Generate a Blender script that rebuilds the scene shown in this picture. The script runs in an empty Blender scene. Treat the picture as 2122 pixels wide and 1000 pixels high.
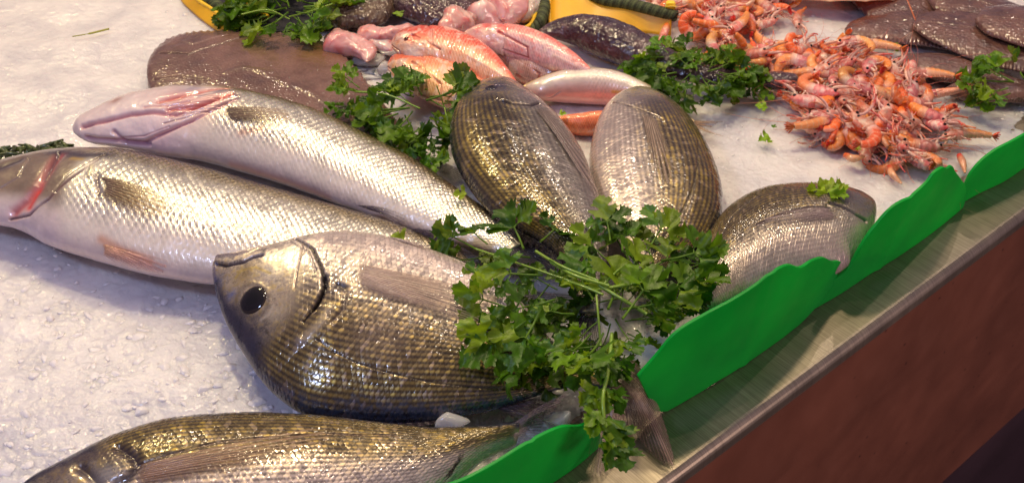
import bpy, bmesh, math, random
import numpy as np
from mathutils import Vector, Matrix
from mathutils.bvhtree import BVHTree
from mathutils.geometry import delaunay_2d_cdt

R = math.radians
rng = np.random.default_rng(7)
random.seed(7)
SC = bpy.context.scene
COL = SC.collection

# ------------------------------------------------------------------ camera
H_CAM, PITCH, FPX, CX, CY = 0.60, R(40), 2275.0, 1061.0, 500.0
cam = bpy.data.cameras.new('camera'); camo = bpy.data.objects.new('camera', cam); COL.objects.link(camo)
camo.location = (0, 0, H_CAM); camo.rotation_euler = (R(90) - PITCH, 0, 0)
cam.sensor_width = 36; cam.lens = 36 * FPX / 2122; cam.clip_start = .01; cam.clip_end = 50
cam.dof.use_dof = True; cam.dof.focus_distance = .86; cam.dof.aperture_fstop = 15
SC.camera = camo
# ------------------------------------------------------------------ world and lamps
w = bpy.data.worlds.new('World'); SC.world = w; w.use_nodes = True
bg = w.node_tree.nodes['Background']; bg.inputs[0].default_value = (.62, .47, .66, 1); bg.inputs[1].default_value = .29

def area(name, loc, target, size, power, color, sy=None):
    l = bpy.data.lights.new(name, 'AREA'); l.shape = 'DISK' if sy is None else 'RECTANGLE'
    l.size = size
    if sy: l.size_y = sy
    l.energy = power; l.color = color
    o = bpy.data.objects.new(name, l); COL.objects.link(o); o.location = loc
    o.rotation_euler = (Vector(target) - Vector(loc)).to_track_quat('-Z', 'Y').to_euler()
    return o
area('key_lamp', (-.30, 1.25, 1.35), (-.05, .7, 0), .12, 10.4, (1, .80, .49))
area('second_lamp', (.42, 1.28, 1.45), (.2, .8, 0), .11, 6.6, (1, .80, .50))
area('third_lamp', (-1.1, 1.9, 1.3), (0, .9, 0), .14, 6.5, (1, .80, .36))
area('cool_lamp', (-.62, .15, 1.05), (-.25, .5, 0), .16, 4.2, (.50, .62, 1))
area('panel_fill_lamp', (1.5, -.5, .5), (.35, .6, -.15), .5, 13., (1, .72, .62))  # unseen fill added to brighten the front panel and the leaf dividers
for i_, (x_, y_, z_) in enumerate(((-.75, 1.75, 1.0), (-.15, 1.95, 1.15), (.25, 1.75, .95), (.75, 1.9, 1.1), (1.05, 1.5, 1.2), (-.55, .95, 1.5), (.08, .85, 1.6))):
    area('sparkle_lamp', (x_, y_, z_), (.1 * x_, .8, 0), .035, 1.25, (1, .84, .66))  # small unseen lamps added to put sparkles on the wet skins
SC.view_settings.view_transform = 'Standard'; SC.view_settings.look = 'None'
SC.view_settings.exposure = 0; SC.view_settings.gamma = 1; SC.view_settings.use_curve_mapping = False
SC.cycles.use_denoising = True
SC.cycles.max_bounces = 8; SC.cycles.transmission_bounces = 6; SC.cycles.sample_clamp_indirect = 4

# ------------------------------------------------------------------ measuring helpers
FW = np.array([0, math.cos(PITCH), -math.sin(PITCH)]); UP = np.array([0, math.sin(PITCH), math.cos(PITCH)]); RT = np.array([1., 0, 0])
CAMP = np.array([0, 0, H_CAM])
def ray(px, py):
    px = np.asarray(px, float); py = np.asarray(py, float)
    return FW + ((px - CX) / FPX)[..., None] * RT + ((CY - py) / FPX)[..., None] * UP
def P(px, py, z=0.0):
    d = ray(px, py); z = np.asarray(z, float)
    t = (z - H_CAM) / d[..., 2]
    return CAMP + d * t[..., None]
def proj(p):
    q = np.asarray(p) - CAMP
    zz = q @ FW
    return np.stack([CX + FPX * (q @ RT) / zz, CY - FPX * (q @ UP) / zz], -1)

# ------------------------------------------------------------------ noise
def _h(ix, iy, iz, seed):
    M = np.uint64(0xFFFFFFFF)
    h = (ix.astype(np.int64).astype(np.uint64) * np.uint64(374761393) + iy.astype(np.int64).astype(np.uint64) * np.uint64(668265263)
         + iz.astype(np.int64).astype(np.uint64) * np.uint64(2147483647) + np.uint64(seed * 974711 + 13)) & M
    h = ((h ^ (h >> np.uint64(13))) * np.uint64(1274126177)) & M
    h = ((h ^ (h >> np.uint64(15))) * np.uint64(2246822519)) & M
    h = h ^ (h >> np.uint64(14))
    return (h & M).astype(np.float64) / 4294967295.0
def noise(x, y, z=0., seed=1):
    x, y, z = np.broadcast_arrays(np.asarray(x, float), np.asarray(y, float), np.asarray(z, float))
    ix, iy, iz = np.floor(x), np.floor(y), np.floor(z)
    fx, fy, fz = x - ix, y - iy, z - iz
    fx, fy, fz = [f * f * (3 - 2 * f) for f in (fx, fy, fz)]
    r = 0
    for a in (0, 1):
        for b in (0, 1):
            for c in (0, 1):
                wgt = (fx if a else 1 - fx) * (fy if b else 1 - fy) * (fz if c else 1 - fz)
                r = r + wgt * _h(ix + a, iy + b, iz + c, seed)
    return r * 2 - 1
def fbm(x, y, z=0., o=4, seed=1):
    r = 0; a = 1; n = 0
    for k in range(o):
        r = r + a * noise(x * 2 ** k, y * 2 ** k, z * 2 ** k, seed + k); n += a; a *= .5
    return r / n
def voro(x, y, seed=1):
    ix, iy = np.floor(x), np.floor(y)
    f1 = np.full(x.shape, 9.); f2 = f1.copy(); idn = np.zeros(x.shape); dx = np.zeros(x.shape); dy = np.zeros(x.shape)
    zz = np.zeros(x.shape)
    for a in (-1, 0, 1):
        for b in (-1, 0, 1):
            cx = ix + a + _h(ix + a, iy + b, zz, seed); cy = iy + b + _h(ix + a, iy + b, zz + 1, seed)
            ddx, ddy = x - cx, y - cy; d = np.hypot(ddx, ddy)
            hid = _h(ix + a, iy + b, zz + 2, seed)
            m = d < f1
            f2 = np.where(m, f1, np.minimum(f2, d)); idn = np.where(m, hid, idn)
            dx = np.where(m, ddx, dx); dy = np.where(m, ddy, dy); f1 = np.where(m, d, f1)
    return f1, f2, idn, dx, dy
def sstep(a, b, x):
    t = np.clip((x - a) / (b - a), 0, 1); return t * t * (3 - 2 * t)
def mixc(a, b, m):
    m = np.clip(m, 0, 1)[..., None]; return a * (1 - m) + np.asarray(b, float) * m
def spline(pts, n):
    pts = np.asarray(pts, float)
    d = np.r_[0, np.cumsum(np.maximum(np.linalg.norm(np.diff(pts[:, :2], axis=0), axis=1), 1e-9))]
    m = np.zeros_like(pts)
    dd = np.diff(d)[:, None]; sl = np.diff(pts, axis=0) / dd
    m[1:-1] = (sl[:-1] * dd[1:] + sl[1:] * dd[:-1]) / (dd[1:] + dd[:-1])
    m[0] = sl[0]; m[-1] = sl[-1]
    t = np.linspace(0, d[-1], n); k = np.clip(np.searchsorted(d, t, 'right') - 1, 0, len(d) - 2)
    h = (d[k + 1] - d[k])[:, None]; u = ((t - d[k])[:, None]) / h
    return (2*u**3 - 3*u**2 + 1) * pts[k] + (u**3 - 2*u**2 + u) * h * m[k] + (-2*u**3 + 3*u**2) * pts[k + 1] + (u**3 - u**2) * h * m[k + 1]

# ------------------------------------------------------------------ mesh helpers
def mesh_np(name, V, F, mats=(), col=None, aux=None, smooth=True):
    me = bpy.data.meshes.new(name); V = np.ascontiguousarray(V, np.float32)
    if isinstance(F, np.ndarray):
        k = F.shape[1]
        me.vertices.add(len(V)); me.vertices.foreach_set('co', V.ravel())
        me.loops.add(F.size); me.loops.foreach_set('vertex_index', F.astype(np.int32).ravel())
        me.polygons.add(len(F)); me.polygons.foreach_set('loop_start', np.arange(0, F.size, k, dtype=np.int32))
        me.update(calc_edges=True)
    else:
        me.from_pydata(V.tolist(), [], F)
    me.polygons.foreach_set('use_smooth', np.full(len(me.polygons), smooth))
    for nm, c in (('Col', col), ('Aux', aux)):
        if c is not None:
            a = me.attributes.new(nm, 'FLOAT_COLOR', 'POINT')
            c = np.asarray(c, np.float32)
            if c.ndim == 1: c = np.tile(c, (len(V), 1))
            c4 = np.ones((len(V), 4), np.float32); c4[:, :3] = c[:, :3]
            a.data.foreach_set('color', c4.ravel())
    for m in mats: me.materials.append(m)
    me.update()
    return me
def link(name, me, parent=None, loc=None):
    o = bpy.data.objects.new(name, me); COL.objects.link(o)
    if parent: o.parent = parent
    if loc is not None: o.location = loc
    return o
def tag(o, label=None, cat=None, group=None, kind=None):
    if label: o['label'] = label
    if cat: o['category'] = cat
    if group: o['group'] = group
    if kind: o['kind'] = kind
    return o
def empty(name, loc, label, cat, group=None):
    o = bpy.data.objects.new(name, None); COL.objects.link(o); o.location = [float(v) for v in loc]
    o.empty_display_size = .02
    return tag(o, label, cat, group)
def part(name, V, F, mat, root=None, off=None, col=None, aux=None, smooth=True):
    """verts in world space; stored relative to the root"""
    V = np.asarray(V, float)
    if off is None: off = np.array(root.location) if root else np.zeros(3)
    o = link(name, mesh_np(name, V - off, F, [mat], col, aux, smooth), root)
    if root is None: o.location = off
    return o
def grid_faces(nu, nv, wrap=False, base=0):
    i = np.arange(nu - 1)[:, None]; j = np.arange(nv if wrap else nv - 1)[None, :]
    a = i * nv + j; b = i * nv + (j + 1) % nv; c = (i + 1) * nv + (j + 1) % nv; d = (i + 1) * nv + j
    return np.stack([a, d, c, b], -1).reshape(-1, 4) + base
class MB:
    """collects pieces into one mesh"""
    def __init__(s): s.V = []; s.F = []; s.C = []; s.n = 0
    def add(s, V, F, C):
        V = np.asarray(V, float); C = np.asarray(C, float)
        if C.ndim == 1: C = np.tile(C, (len(V), 1))
        s.V.append(V); s.C.append(C); s.F += [tuple(int(q) + s.n for q in f) for f in F]; s.n += len(V)
    def tube(s, pts, rad, C, n=8):
        V, F = tube(pts, rad, n); C = np.asarray(C, float)
        if C.ndim == 2: C = np.r_[np.repeat(C, n, 0), C[:1], C[-1:]]
        s.add(V, F, C)
    def part(s, name, mat, root=None, off=None, smooth=True):
        return part(name, np.concatenate(s.V), s.F, mat, root, off, np.concatenate(s.C), smooth=smooth)
def tube(pts, rad, n=8, flat=1.0):
    pts = np.asarray(pts, float); k = len(pts); rad = np.broadcast_to(np.asarray(rad, float), (k,))
    T = np.gradient(pts, axis=0); T /= np.linalg.norm(T, axis=1)[:, None] + 1e-12
    ref = np.array([0, 0, 1.]) if abs(T[0, 2]) < .9 else np.array([1., 0, 0])
    V = []
    for i in range(k):
        a = np.cross(T[i], ref); a /= np.linalg.norm(a) + 1e-12; b = np.cross(a, T[i]); ref = b
        ph = np.arange(n) * 2 * math.pi / n
        V.append(pts[i] + rad[i] * (np.cos(ph)[:, None] * a + flat * np.sin(ph)[:, None] * b))
    V = np.concatenate(V); F = grid_faces(k, n, True).tolist()
    V = np.r_[V, pts[:1], pts[-1:]]
    F += [(k * n, (j + 1) % n, j) for j in range(n)] + [(k * n + 1, (k - 1) * n + j, (k - 1) * n + (j + 1) % n) for j in range(n)]
    return V, F
def sphere(c, r, nu=12, nv=16):
    th = np.linspace(0, math.pi, nu)[:, None]; ph = np.arange(nv)[None, :] * 2 * math.pi / nv
    V = np.stack([np.sin(th) * np.cos(ph), np.sin(th) * np.sin(ph), np.cos(th) + 0 * ph], -1).reshape(-1, 3)
    return np.asarray(c) + V * np.asarray(r), grid_faces(nu, nv, True)

# ------------------------------------------------------------------ materials
def mat(name, color=None, rough=.4, metal=0., coat=0., coat_r=.08, sss=0., sss_s=.01, sss_rad=(1, .4, .25), trans=0., ior=1.45, attr=False,
        aux=False, noise_s=0, noise_a=0., bump=0., bump_s=200., translucent=0., rnd=0., spec=.5, bump2=0., bump2_s=60., rough_n=0., bdist=.001, det=5.):
    m = bpy.data.materials.new(name); m.use_nodes = True; nt = m.node_tree; N = nt.nodes; L = nt.links
    b = N['Principled BSDF']; out = N['Material Output']
    tc = N.new('ShaderNodeTexCoord'); src = None
    if attr:
        a = N.new('ShaderNodeAttribute'); a.attribute_name = 'Col'; src = a.outputs['Color']
    else:
        c = N.new('ShaderNodeRGB'); c.outputs[0].default_value = (*color, 1); src = c.outputs[0]
    if noise_a:
        n = N.new('ShaderNodeTexNoise'); n.inputs['Scale'].default_value = noise_s; n.inputs['Detail'].default_value = 6
        L.new(tc.outputs['Object'], n.inputs['Vector'])
        mr = N.new('ShaderNodeMapRange'); mr.inputs['From Min'].default_value = .3; mr.inputs['From Max'].default_value = .7
        mr.inputs['To Min'].default_value = 1 - noise_a; mr.inputs['To Max'].default_value = 1 + noise_a
        L.new(n.outputs['Fac'], mr.inputs['Value'])
        v = N.new('ShaderNodeVectorMath'); v.operation = 'SCALE'; L.new(src, v.inputs[0]); L.new(mr.outputs[0], v.inputs['Scale']); src = v.outputs[0]
    if rnd:
        oi = N.new('ShaderNodeObjectInfo'); hs = N.new('ShaderNodeHueSaturation')
        m1 = N.new('ShaderNodeMapRange'); m1.inputs['To Min'].default_value = .5 - .022 * rnd; m1.inputs['To Max'].default_value = .5 + .022 * rnd
        m2 = N.new('ShaderNodeMapRange'); m2.inputs['To Min'].default_value = 1 - .35 * rnd; m2.inputs['To Max'].default_value = 1 + .25 * rnd
        L.new(oi.outputs['Random'], m1.inputs['Value']); 
        fr = N.new('ShaderNodeMath'); fr.operation = 'MULTIPLY'; fr.inputs[1].default_value = 7.31; L.new(oi.outputs['Random'], fr.inputs[0])
        f2 = N.new('ShaderNodeMath'); f2.operation = 'FRACT'; L.new(fr.outputs[0], f2.inputs[0]); L.new(f2.outputs[0], m2.inputs['Value'])
        L.new(m1.outputs[0], hs.inputs['Hue']); L.new(m2.outputs[0], hs.inputs['Value']); L.new(src, hs.inputs['Color']); src = hs.outputs[0]
    L.new(src, b.inputs['Base Color'])
    b.inputs['Roughness'].default_value = rough; b.inputs['Metallic'].default_value = metal
    b.inputs['Coat Weight'].default_value = coat; b.inputs['Coat Roughness'].default_value = coat_r
    b.inputs['Transmission Weight'].default_value = trans; b.inputs['IOR'].default_value = ior
    b.inputs['Specular IOR Level'].default_value = spec
    if sss:
        b.inputs['Subsurface Weight'].default_value = sss; b.inputs['Subsurface Scale'].default_value = sss_s
        b.inputs['Subsurface Radius'].default_value = sss_rad
    if aux:
        a2 = N.new('ShaderNodeAttribute'); a2.attribute_name = 'Aux'; sp = N.new('ShaderNodeSeparateColor'); L.new(a2.outputs['Color'], sp.inputs[0])
        L.new(sp.outputs[0], b.inputs['Metallic']); L.new(sp.outputs[1], b.inputs['Roughness']); L.new(sp.outputs[2], b.inputs['Coat Weight'])
    elif rough_n:
        n3 = N.new('ShaderNodeTexNoise'); n3.inputs['Scale'].default_value = 35; n3.inputs['Detail'].default_value = 4; L.new(tc.outputs['Object'], n3.inputs['Vector'])
        m3 = N.new('ShaderNodeMapRange'); m3.inputs['From Min'].default_value = .3; m3.inputs['From Max'].default_value = .7
        m3.inputs['To Min'].default_value = max(.02, rough - rough_n); m3.inputs['To Max'].default_value = rough + rough_n
        L.new(n3.outputs[0], m3.inputs['Value']); L.new(m3.outputs[0], b.inputs['Roughness'])
    last = None
    for (bs, sc_) in ((bump, bump_s), (bump2, bump2_s)):
        if bs:
            n2 = N.new('ShaderNodeTexNoise'); n2.inputs['Scale'].default_value = sc_; n2.inputs['Detail'].default_value = det
            L.new(tc.outputs['Object'], n2.inputs['Vector'])
            bp = N.new('ShaderNodeBump'); bp.inputs['Strength'].default_value = bs; bp.inputs['Distance'].default_value = bdist
            L.new(n2.outputs['Fac'], bp.inputs['Height'])
            if last: L.new(last, bp.inputs['Normal'])
            last = bp.outputs['Normal']
    if last: L.new(last, b.inputs['Normal']); L.new(last, b.inputs['Coat Normal'])
    if translucent:
        t = N.new('ShaderNodeBsdfTranslucent'); L.new(src, t.inputs['Color']); mx = N.new('ShaderNodeMixShader'); mx.inputs[0].default_value = translucent
        L.new(b.outputs[0], mx.inputs[1]); L.new(t.outputs[0], mx.inputs[2]); L.new(mx.outputs[0], out.inputs['Surface'])
    return m
M_FISH = mat('wet_scaled_skin', attr=True, aux=True, coat_r=.05, sss=.08, sss_s=.004, bump=.28, bump_s=340, bump2=.40, bump2_s=130, det=.6, bdist=.0005)
M_SLIME = mat('wet_dark_skin', attr=True, aux=True, coat_r=.03, bump=1., bump_s=260, bump2=1., bump2_s=95, bdist=.0015, det=.3, spec=.25)
M_FIN = mat('wet_fin', attr=True, rough=.32, coat=.5, coat_r=.12, translucent=.18, bump=.3, bump_s=700)
def _fin_alpha():
    nt = M_FIN.node_tree; N = nt.nodes; L = nt.links; out = N['Material Output']; src = out.inputs['Surface'].links[0].from_socket
    a = N.new('ShaderNodeAttribute'); a.attribute_name = 'Aux'; sp = N.new('ShaderNodeSeparateColor'); L.new(a.outputs['Color'], sp.inputs[0])
    t = N.new('ShaderNodeBsdfTransparent'); mx = N.new('ShaderNodeMixShader'); L.new(sp.outputs[0], mx.inputs[0]); L.new(t.outputs[0], mx.inputs[1]); L.new(src, mx.inputs[2]); L.new(mx.outputs[0], out.inputs['Surface'])
_fin_alpha()
M_FLAT = mat('wet_flatfish_skin', attr=True, aux=True, coat_r=.06, bump=.5, bump_s=420, bump2=.6, bump2_s=90, bdist=.0009, det=.6, spec=.3)
M_SOLE = mat('wet_sole_skin', attr=True, aux=True, coat_r=.03, bump=.8, bump_s=300, bump2=.9, bump2_s=100, bdist=.0011, det=.4, spec=.3)
M_EYE = mat('wet_eye', attr=True, rough=.5, coat=.8, coat_r=.015, spec=.05)
M_FLESH = mat('pink_flesh', attr=True, rough=.32, coat=.6, coat_r=.12, sss=.6, sss_s=.008, bump=.35, bump_s=220, noise_s=60, noise_a=.10)
M_SHELL = mat('prawn_shell', attr=True, rough=.28, coat=.6, coat_r=.08, sss=.08, sss_s=.002, noise_s=140, noise_a=.35, bump=.3, bump_s=500, rnd=.75)
M_PARS = mat('parsley_leaf', attr=True, rough=.42, coat=.12, coat_r=.2, translucent=.42, noise_s=90, noise_a=.25, bump=.35, bump_s=500)
M_STEM = mat('parsley_stem', attr=True, rough=.35, coat=.3, sss=.2, sss_s=.002)
M_ROPE = mat('rope', attr=True, rough=.65, bump=.8, bump_s=600)
M_YEL = mat('yellow_plastic', (.78, .42, .02), rough=.4, sss=.15, sss_s=.004, noise_s=30, noise_a=.12)
M_GAP = mat('gap_black', (.012, .010, .018), rough=.5, noise_s=40, noise_a=.2)

# ------------------------------------------------------------------ counter edge geometry
BL0, BL1 = P(1362, 850)[:2], P(2122, 352)[:2]       # foot of the green divider
EL0, EL1 = P(1385, 1000)[:2], P(2122, 448)[:2]      # outer edge of the steel rim
def dirn(a, b):
    d = b - a; return d / np.linalg.norm(d)
eB = dirn(BL0, BL1); nB = np.array([eB[1], -eB[0]])   # nB points outward (to the aisle)
eE = dirn(EL0, EL1); nE = np.array([eE[1], -eE[0]])
def onB(t, out=0.): return BL0 + eB * t + nB * out
def onE(t, out=0.): return EL0 + eE * t + nE * out
def hit_panel(px, py, out):
    """camera ray with the vertical plane along the steel edge"""
    d = ray(px, py); t = ((EL0 + nE * out) @ nE - CAMP[:2] @ nE) / (d[:2] @ nE); return CAMP + d * t

# ------------------------------------------------------------------ steel counter
def steel_mat():
    m = mat('brushed_steel', (.50, .45, .36), rough=.36, metal=.85)
    nt = m.node_tree; N = nt.nodes; L = nt.links; b = N['Principled BSDF']
    tc = N.new('ShaderNodeTexCoord'); mp = N.new('ShaderNodeMapping')
    mp.inputs['Rotation'].default_value = (0, 0, -math.atan2(nE[1], nE[0])); mp.inputs['Scale'].default_value = (45, 900, 1)
    mp2 = N.new('ShaderNodeVectorRotate'); mp2.rotation_type = 'Z_AXIS'; mp2.inputs['Angle'].default_value = -math.atan2(nE[1], nE[0])
    ms = N.new('ShaderNodeVectorMath'); ms.operation = 'MULTIPLY'; ms.inputs[1].default_value = (35, 1100, 1)
    L.new(tc.outputs['Object'], mp2.inputs['Vector']); L.new(mp2.outputs[0], ms.inputs[0])
    n = N.new('ShaderNodeTexNoise'); n.inputs['Scale'].default_value = 1; n.inputs['Detail'].default_value = 5; L.new(ms.outputs[0], n.inputs['Vector'])
    bp = N.new('ShaderNodeBump'); bp.inputs['Strength'].default_value = .3; bp.inputs['Distance'].default_value = .0003
    L.new(n.outputs[0], bp.inputs['Height']); L.new(bp.outputs[0], b.inputs['Normal'])
    cr = N.new('ShaderNodeValToRGB'); cr.color_ramp.elements[0].position = .3; cr.color_ramp.elements[0].color = (.27, .225, .18, 1)
    cr.color_ramp.elements[1].position = .72; cr.color_ramp.elements[1].color = (.44, .375, .295, 1)
    L.new(n.outputs[0], cr.inputs[0])
    n2 = N.new('ShaderNodeTexNoise'); n2.inputs['Scale'].default_value = 28; n2.inputs['Detail'].default_value = 6; L.new(tc.outputs['Object'], n2.inputs['Vector'])
    mr = N.new('ShaderNodeMapRange'); mr.inputs['To Min'].default_value = .72; mr.inputs['To Max'].default_value = 1.2; L.new(n2.outputs[0], mr.inputs['Value'])
    v = N.new('ShaderNodeVectorMath'); v.operation = 'SCALE'; L.new(cr.outputs[0], v.inputs[0]); L.new(mr.outputs[0], v.inputs['Scale'])
    L.new(v.outputs[0], b.inputs['Base Color'])
    m3 = N.new('ShaderNodeMapRange'); m3.inputs['To Min'].default_value = .25; m3.inputs['To Max'].default_value = .55; L.new(n2.outputs[0], m3.inputs['Value']); L.new(m3.outputs[0], b.inputs['Roughness'])
    return m
M_STEEL = steel_mat()
M_PANEL = mat('brown_panel', (.17, .062, .038), rough=.42, noise_s=9, noise_a=.22, bump=.15, bump_s=60, rough_n=.1)
def _specks(m):
    nt = m.node_tree; N = nt.nodes; L = nt.links; b = N['Principled BSDF']; src = b.inputs['Base Color'].links[0].from_socket
    tc = N.new('ShaderNodeTexCoord'); v = N.new('ShaderNodeTexVoronoi'); v.inputs['Scale'].default_value = 42; L.new(tc.outputs['Object'], v.inputs['Vector'])
    mr = N.new('ShaderNodeMapRange'); mr.inputs['From Min'].default_value = .03; mr.inputs['From Max'].default_value = .09; mr.inputs['To Min'].default_value = .25; L.new(v.outputs['Distance'], mr.inputs['Value'])
    q = N.new('ShaderNodeVectorMath'); q.operation = 'SCALE'; L.new(src, q.inputs[0]); L.new(mr.outputs[0], q.inputs['Scale']); L.new(q.outputs[0], b.inputs['Base Color'])
_specks(M_PANEL)
counter = empty('fish_counter', (*onE(.3), -.3), 'brushed steel counter rim with a brown front panel, below the green leaf divider', 'counter')
T0, T1 = -1.0, 1.3
def profile_sweep(name, prof, m, smooth=False):
    """prof: (outward, z) pairs swept along the steel edge"""
    V = []
    for t in (T0, T1):
        for (o_, z_) in prof: V.append((*onE(t, o_), z_))
    n = len(prof); F = [(i, i + 1, n + i + 1, n + i) for i in range(n - 1)]
    return part(name, V, F, m, counter, smooth=smooth)
inn = -float((EL0 - BL0) @ nE) - .03
arc = [(-.0075 + .0075 * math.sin(a), -.0075 + .0075 * math.cos(a)) for a in np.linspace(0, math.pi / 2, 7)]
profile_sweep('rim', [(inn - .05, -.016), (inn, -.0005), (inn + .02, 0)] + arc + [(0, -.014), (-.003, -.017), (-.02, -.017)], M_STEEL)
zc = hit_panel(1890, 770, -.012)[2]; zb = hit_panel(2050, 925, -.012)[2]
profile_sweep('front_panel', [(-.012, -.0165), (-.012, zc + .0008), (-.0138, zc), (-.0138, zb + .02), (-.017, zb + .006), (-.03, zb)], M_PANEL)
profile_sweep('kick_panel', [(-.03, zb + .001), (-.05, zb - .25), (-.05, zb - .5)], mat('dark_kick', (.06, .035, .045), rough=.35, noise_s=6, noise_a=.3))
dk = hit_panel(1675, 985, -.012)
fl = link('floor', mesh_np('floor', [(-4, -3, 0), (4, -3, 0), (4, 5, 0), (-4, 5, 0)], [(0, 1, 2, 3)], [mat('dark_floor', (.03, .02, .028), rough=.5, noise_s=5, noise_a=.3)]), loc=(0, 0, zb - .5))
tag(fl, kind='structure')

# ------------------------------------------------------------------ ice bed
def ice_height(x, y):
    lo = .006 * fbm(x * 6, y * 6, o=3, seed=3) + .0025 * fbm(x * 22, y * 22, o=2, seed=9)
    near = 1 - sstep(.75, 1.15, y)
    f1, f2, idn, dx, dy = voro(x * 62 + .5 * noise(x * 90, y * 90, seed=5), y * 62 + .5 * noise(x * 90, y * 90, 5, seed=6), 11)
    a = idn * 6.283
    h = .0040 * (idn - .5) + .0028 * (dx * np.cos(a) + dy * np.sin(a))
    h = h * sstep(0, .25, f2 - f1)
    g1, g2, jd, ex, ey = voro(x * 150, y * 150, 21)
    h2 = .0010 * (jd - .5) + .0012 * (ex * np.cos(jd * 40) + ey * np.sin(jd * 40))
    h3 = .0006 * fbm(x * 300, y * 300, o=3, seed=31)
    return lo + h * (.08 + .12 * near) + h2 * (.30) + h3 * .6
def ice_bed():
    nx, ny = 1050, 900
    v = np.linspace(0, 1, ny); y = .36 + 1.25 * (v * .55 + .45 * v ** 2)
    u = np.linspace(-1, 1, nx)
    X = u[None, :] * (.42 + .55 * (y[:, None] - .2)); Y = np.repeat(y[:, None], nx, 1)
    Z = ice_height(X, Y)
    sd = (X - BL0[0]) * nB[0] + (Y - BL0[1]) * nB[1]     # >0 beyond the divider
    Z = Z - .012 * sstep(-.035, -.004, sd)
    V = np.stack([X, Y, Z], -1).reshape(-1, 3); F = grid_faces(ny, nx)[:, ::-1]
    keep = (sd.reshape(-1)[F] < -.003).all(1)
    F = F[keep]
    m = bpy.data.materials.new('crushed_ice'); m.use_nodes = True; N = m.node_tree.nodes; L = m.node_tree.links; b = N['Principled BSDF']
    tc = N.new('ShaderNodeTexCoord')
    n = N.new('ShaderNodeTexNoise'); n.inputs['Scale'].default_value = 26; n.inputs['Detail'].default_value = 8; L.new(tc.outputs['Object'], n.inputs['Vector'])
    cr = N.new('ShaderNodeValToRGB'); e = cr.color_ramp.elements; e[0].position = .3; e[0].color = (.58, .55, .60, 1); e[1].position = .62; e[1].color = (.74, .70, .715, 1)
    L.new(n.outputs[0], cr.inputs[0]); L.new(cr.outputs[0], b.inputs['Base Color'])
    b.inputs['Subsurface Weight'].default_value = .9; b.inputs['Subsurface Scale'].default_value = .018; b.inputs['Subsurface Radius'].default_value = (1, .85, .9)
    b.inputs['Roughness'].default_value = .38; b.inputs['Coat Weight'].default_value = .25; b.inputs['Coat Roughness'].default_value = .08
    vo = N.new('ShaderNodeTexVoronoi'); vo.inputs['Scale'].default_value = 420; L.new(tc.outputs['Object'], vo.inputs['Vector'])
    bp = N.new('ShaderNodeBump'); bp.inputs['Strength'].default_value = .22; bp.inputs['Distance'].default_value = .0008; L.new(vo.outputs['Distance'], bp.inputs['Height'])
    n5 = N.new('ShaderNodeTexNoise'); n5.inputs['Scale'].default_value = 900; L.new(tc.outputs['Object'], n5.inputs['Vector'])
    bq = N.new('ShaderNodeBump'); bq.inputs['Strength'].default_value = .25; bq.inputs['Distance'].default_value = .0004; L.new(n5.outputs[0], bq.inputs['Height']); L.new(bp.outputs[0], bq.inputs['Normal'])
    L.new(bq.outputs[0], b.inputs['Normal']); L.new(bq.outputs[0], b.inputs['Coat Normal'])
    o = link('ice_bed', mesh_np('ice_bed', V, F, [m])); tag(o, kind='structure')
    # the closed sides and base of the bed
    base = link('counter_top', mesh_np('counter_top', [(-1.3, .2, -.03), (*(onB(-.45)), -.03), (*(onB(1.4)), -.03), (-1.3, 2.2, -.03)], [(0, 1, 2, 3)], [M_STEEL]))
    tag(base, kind='structure')
    return m
M_ICEBED = ice_bed()
M_CHUNK = mat('clear_ice', (.80, .77, .76), rough=.14, coat=.4, coat_r=.06, trans=.55, ior=1.31, sss=.9, sss_s=.010, sss_rad=(1, .9, .92), bump=.3, bump_s=300)

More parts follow.
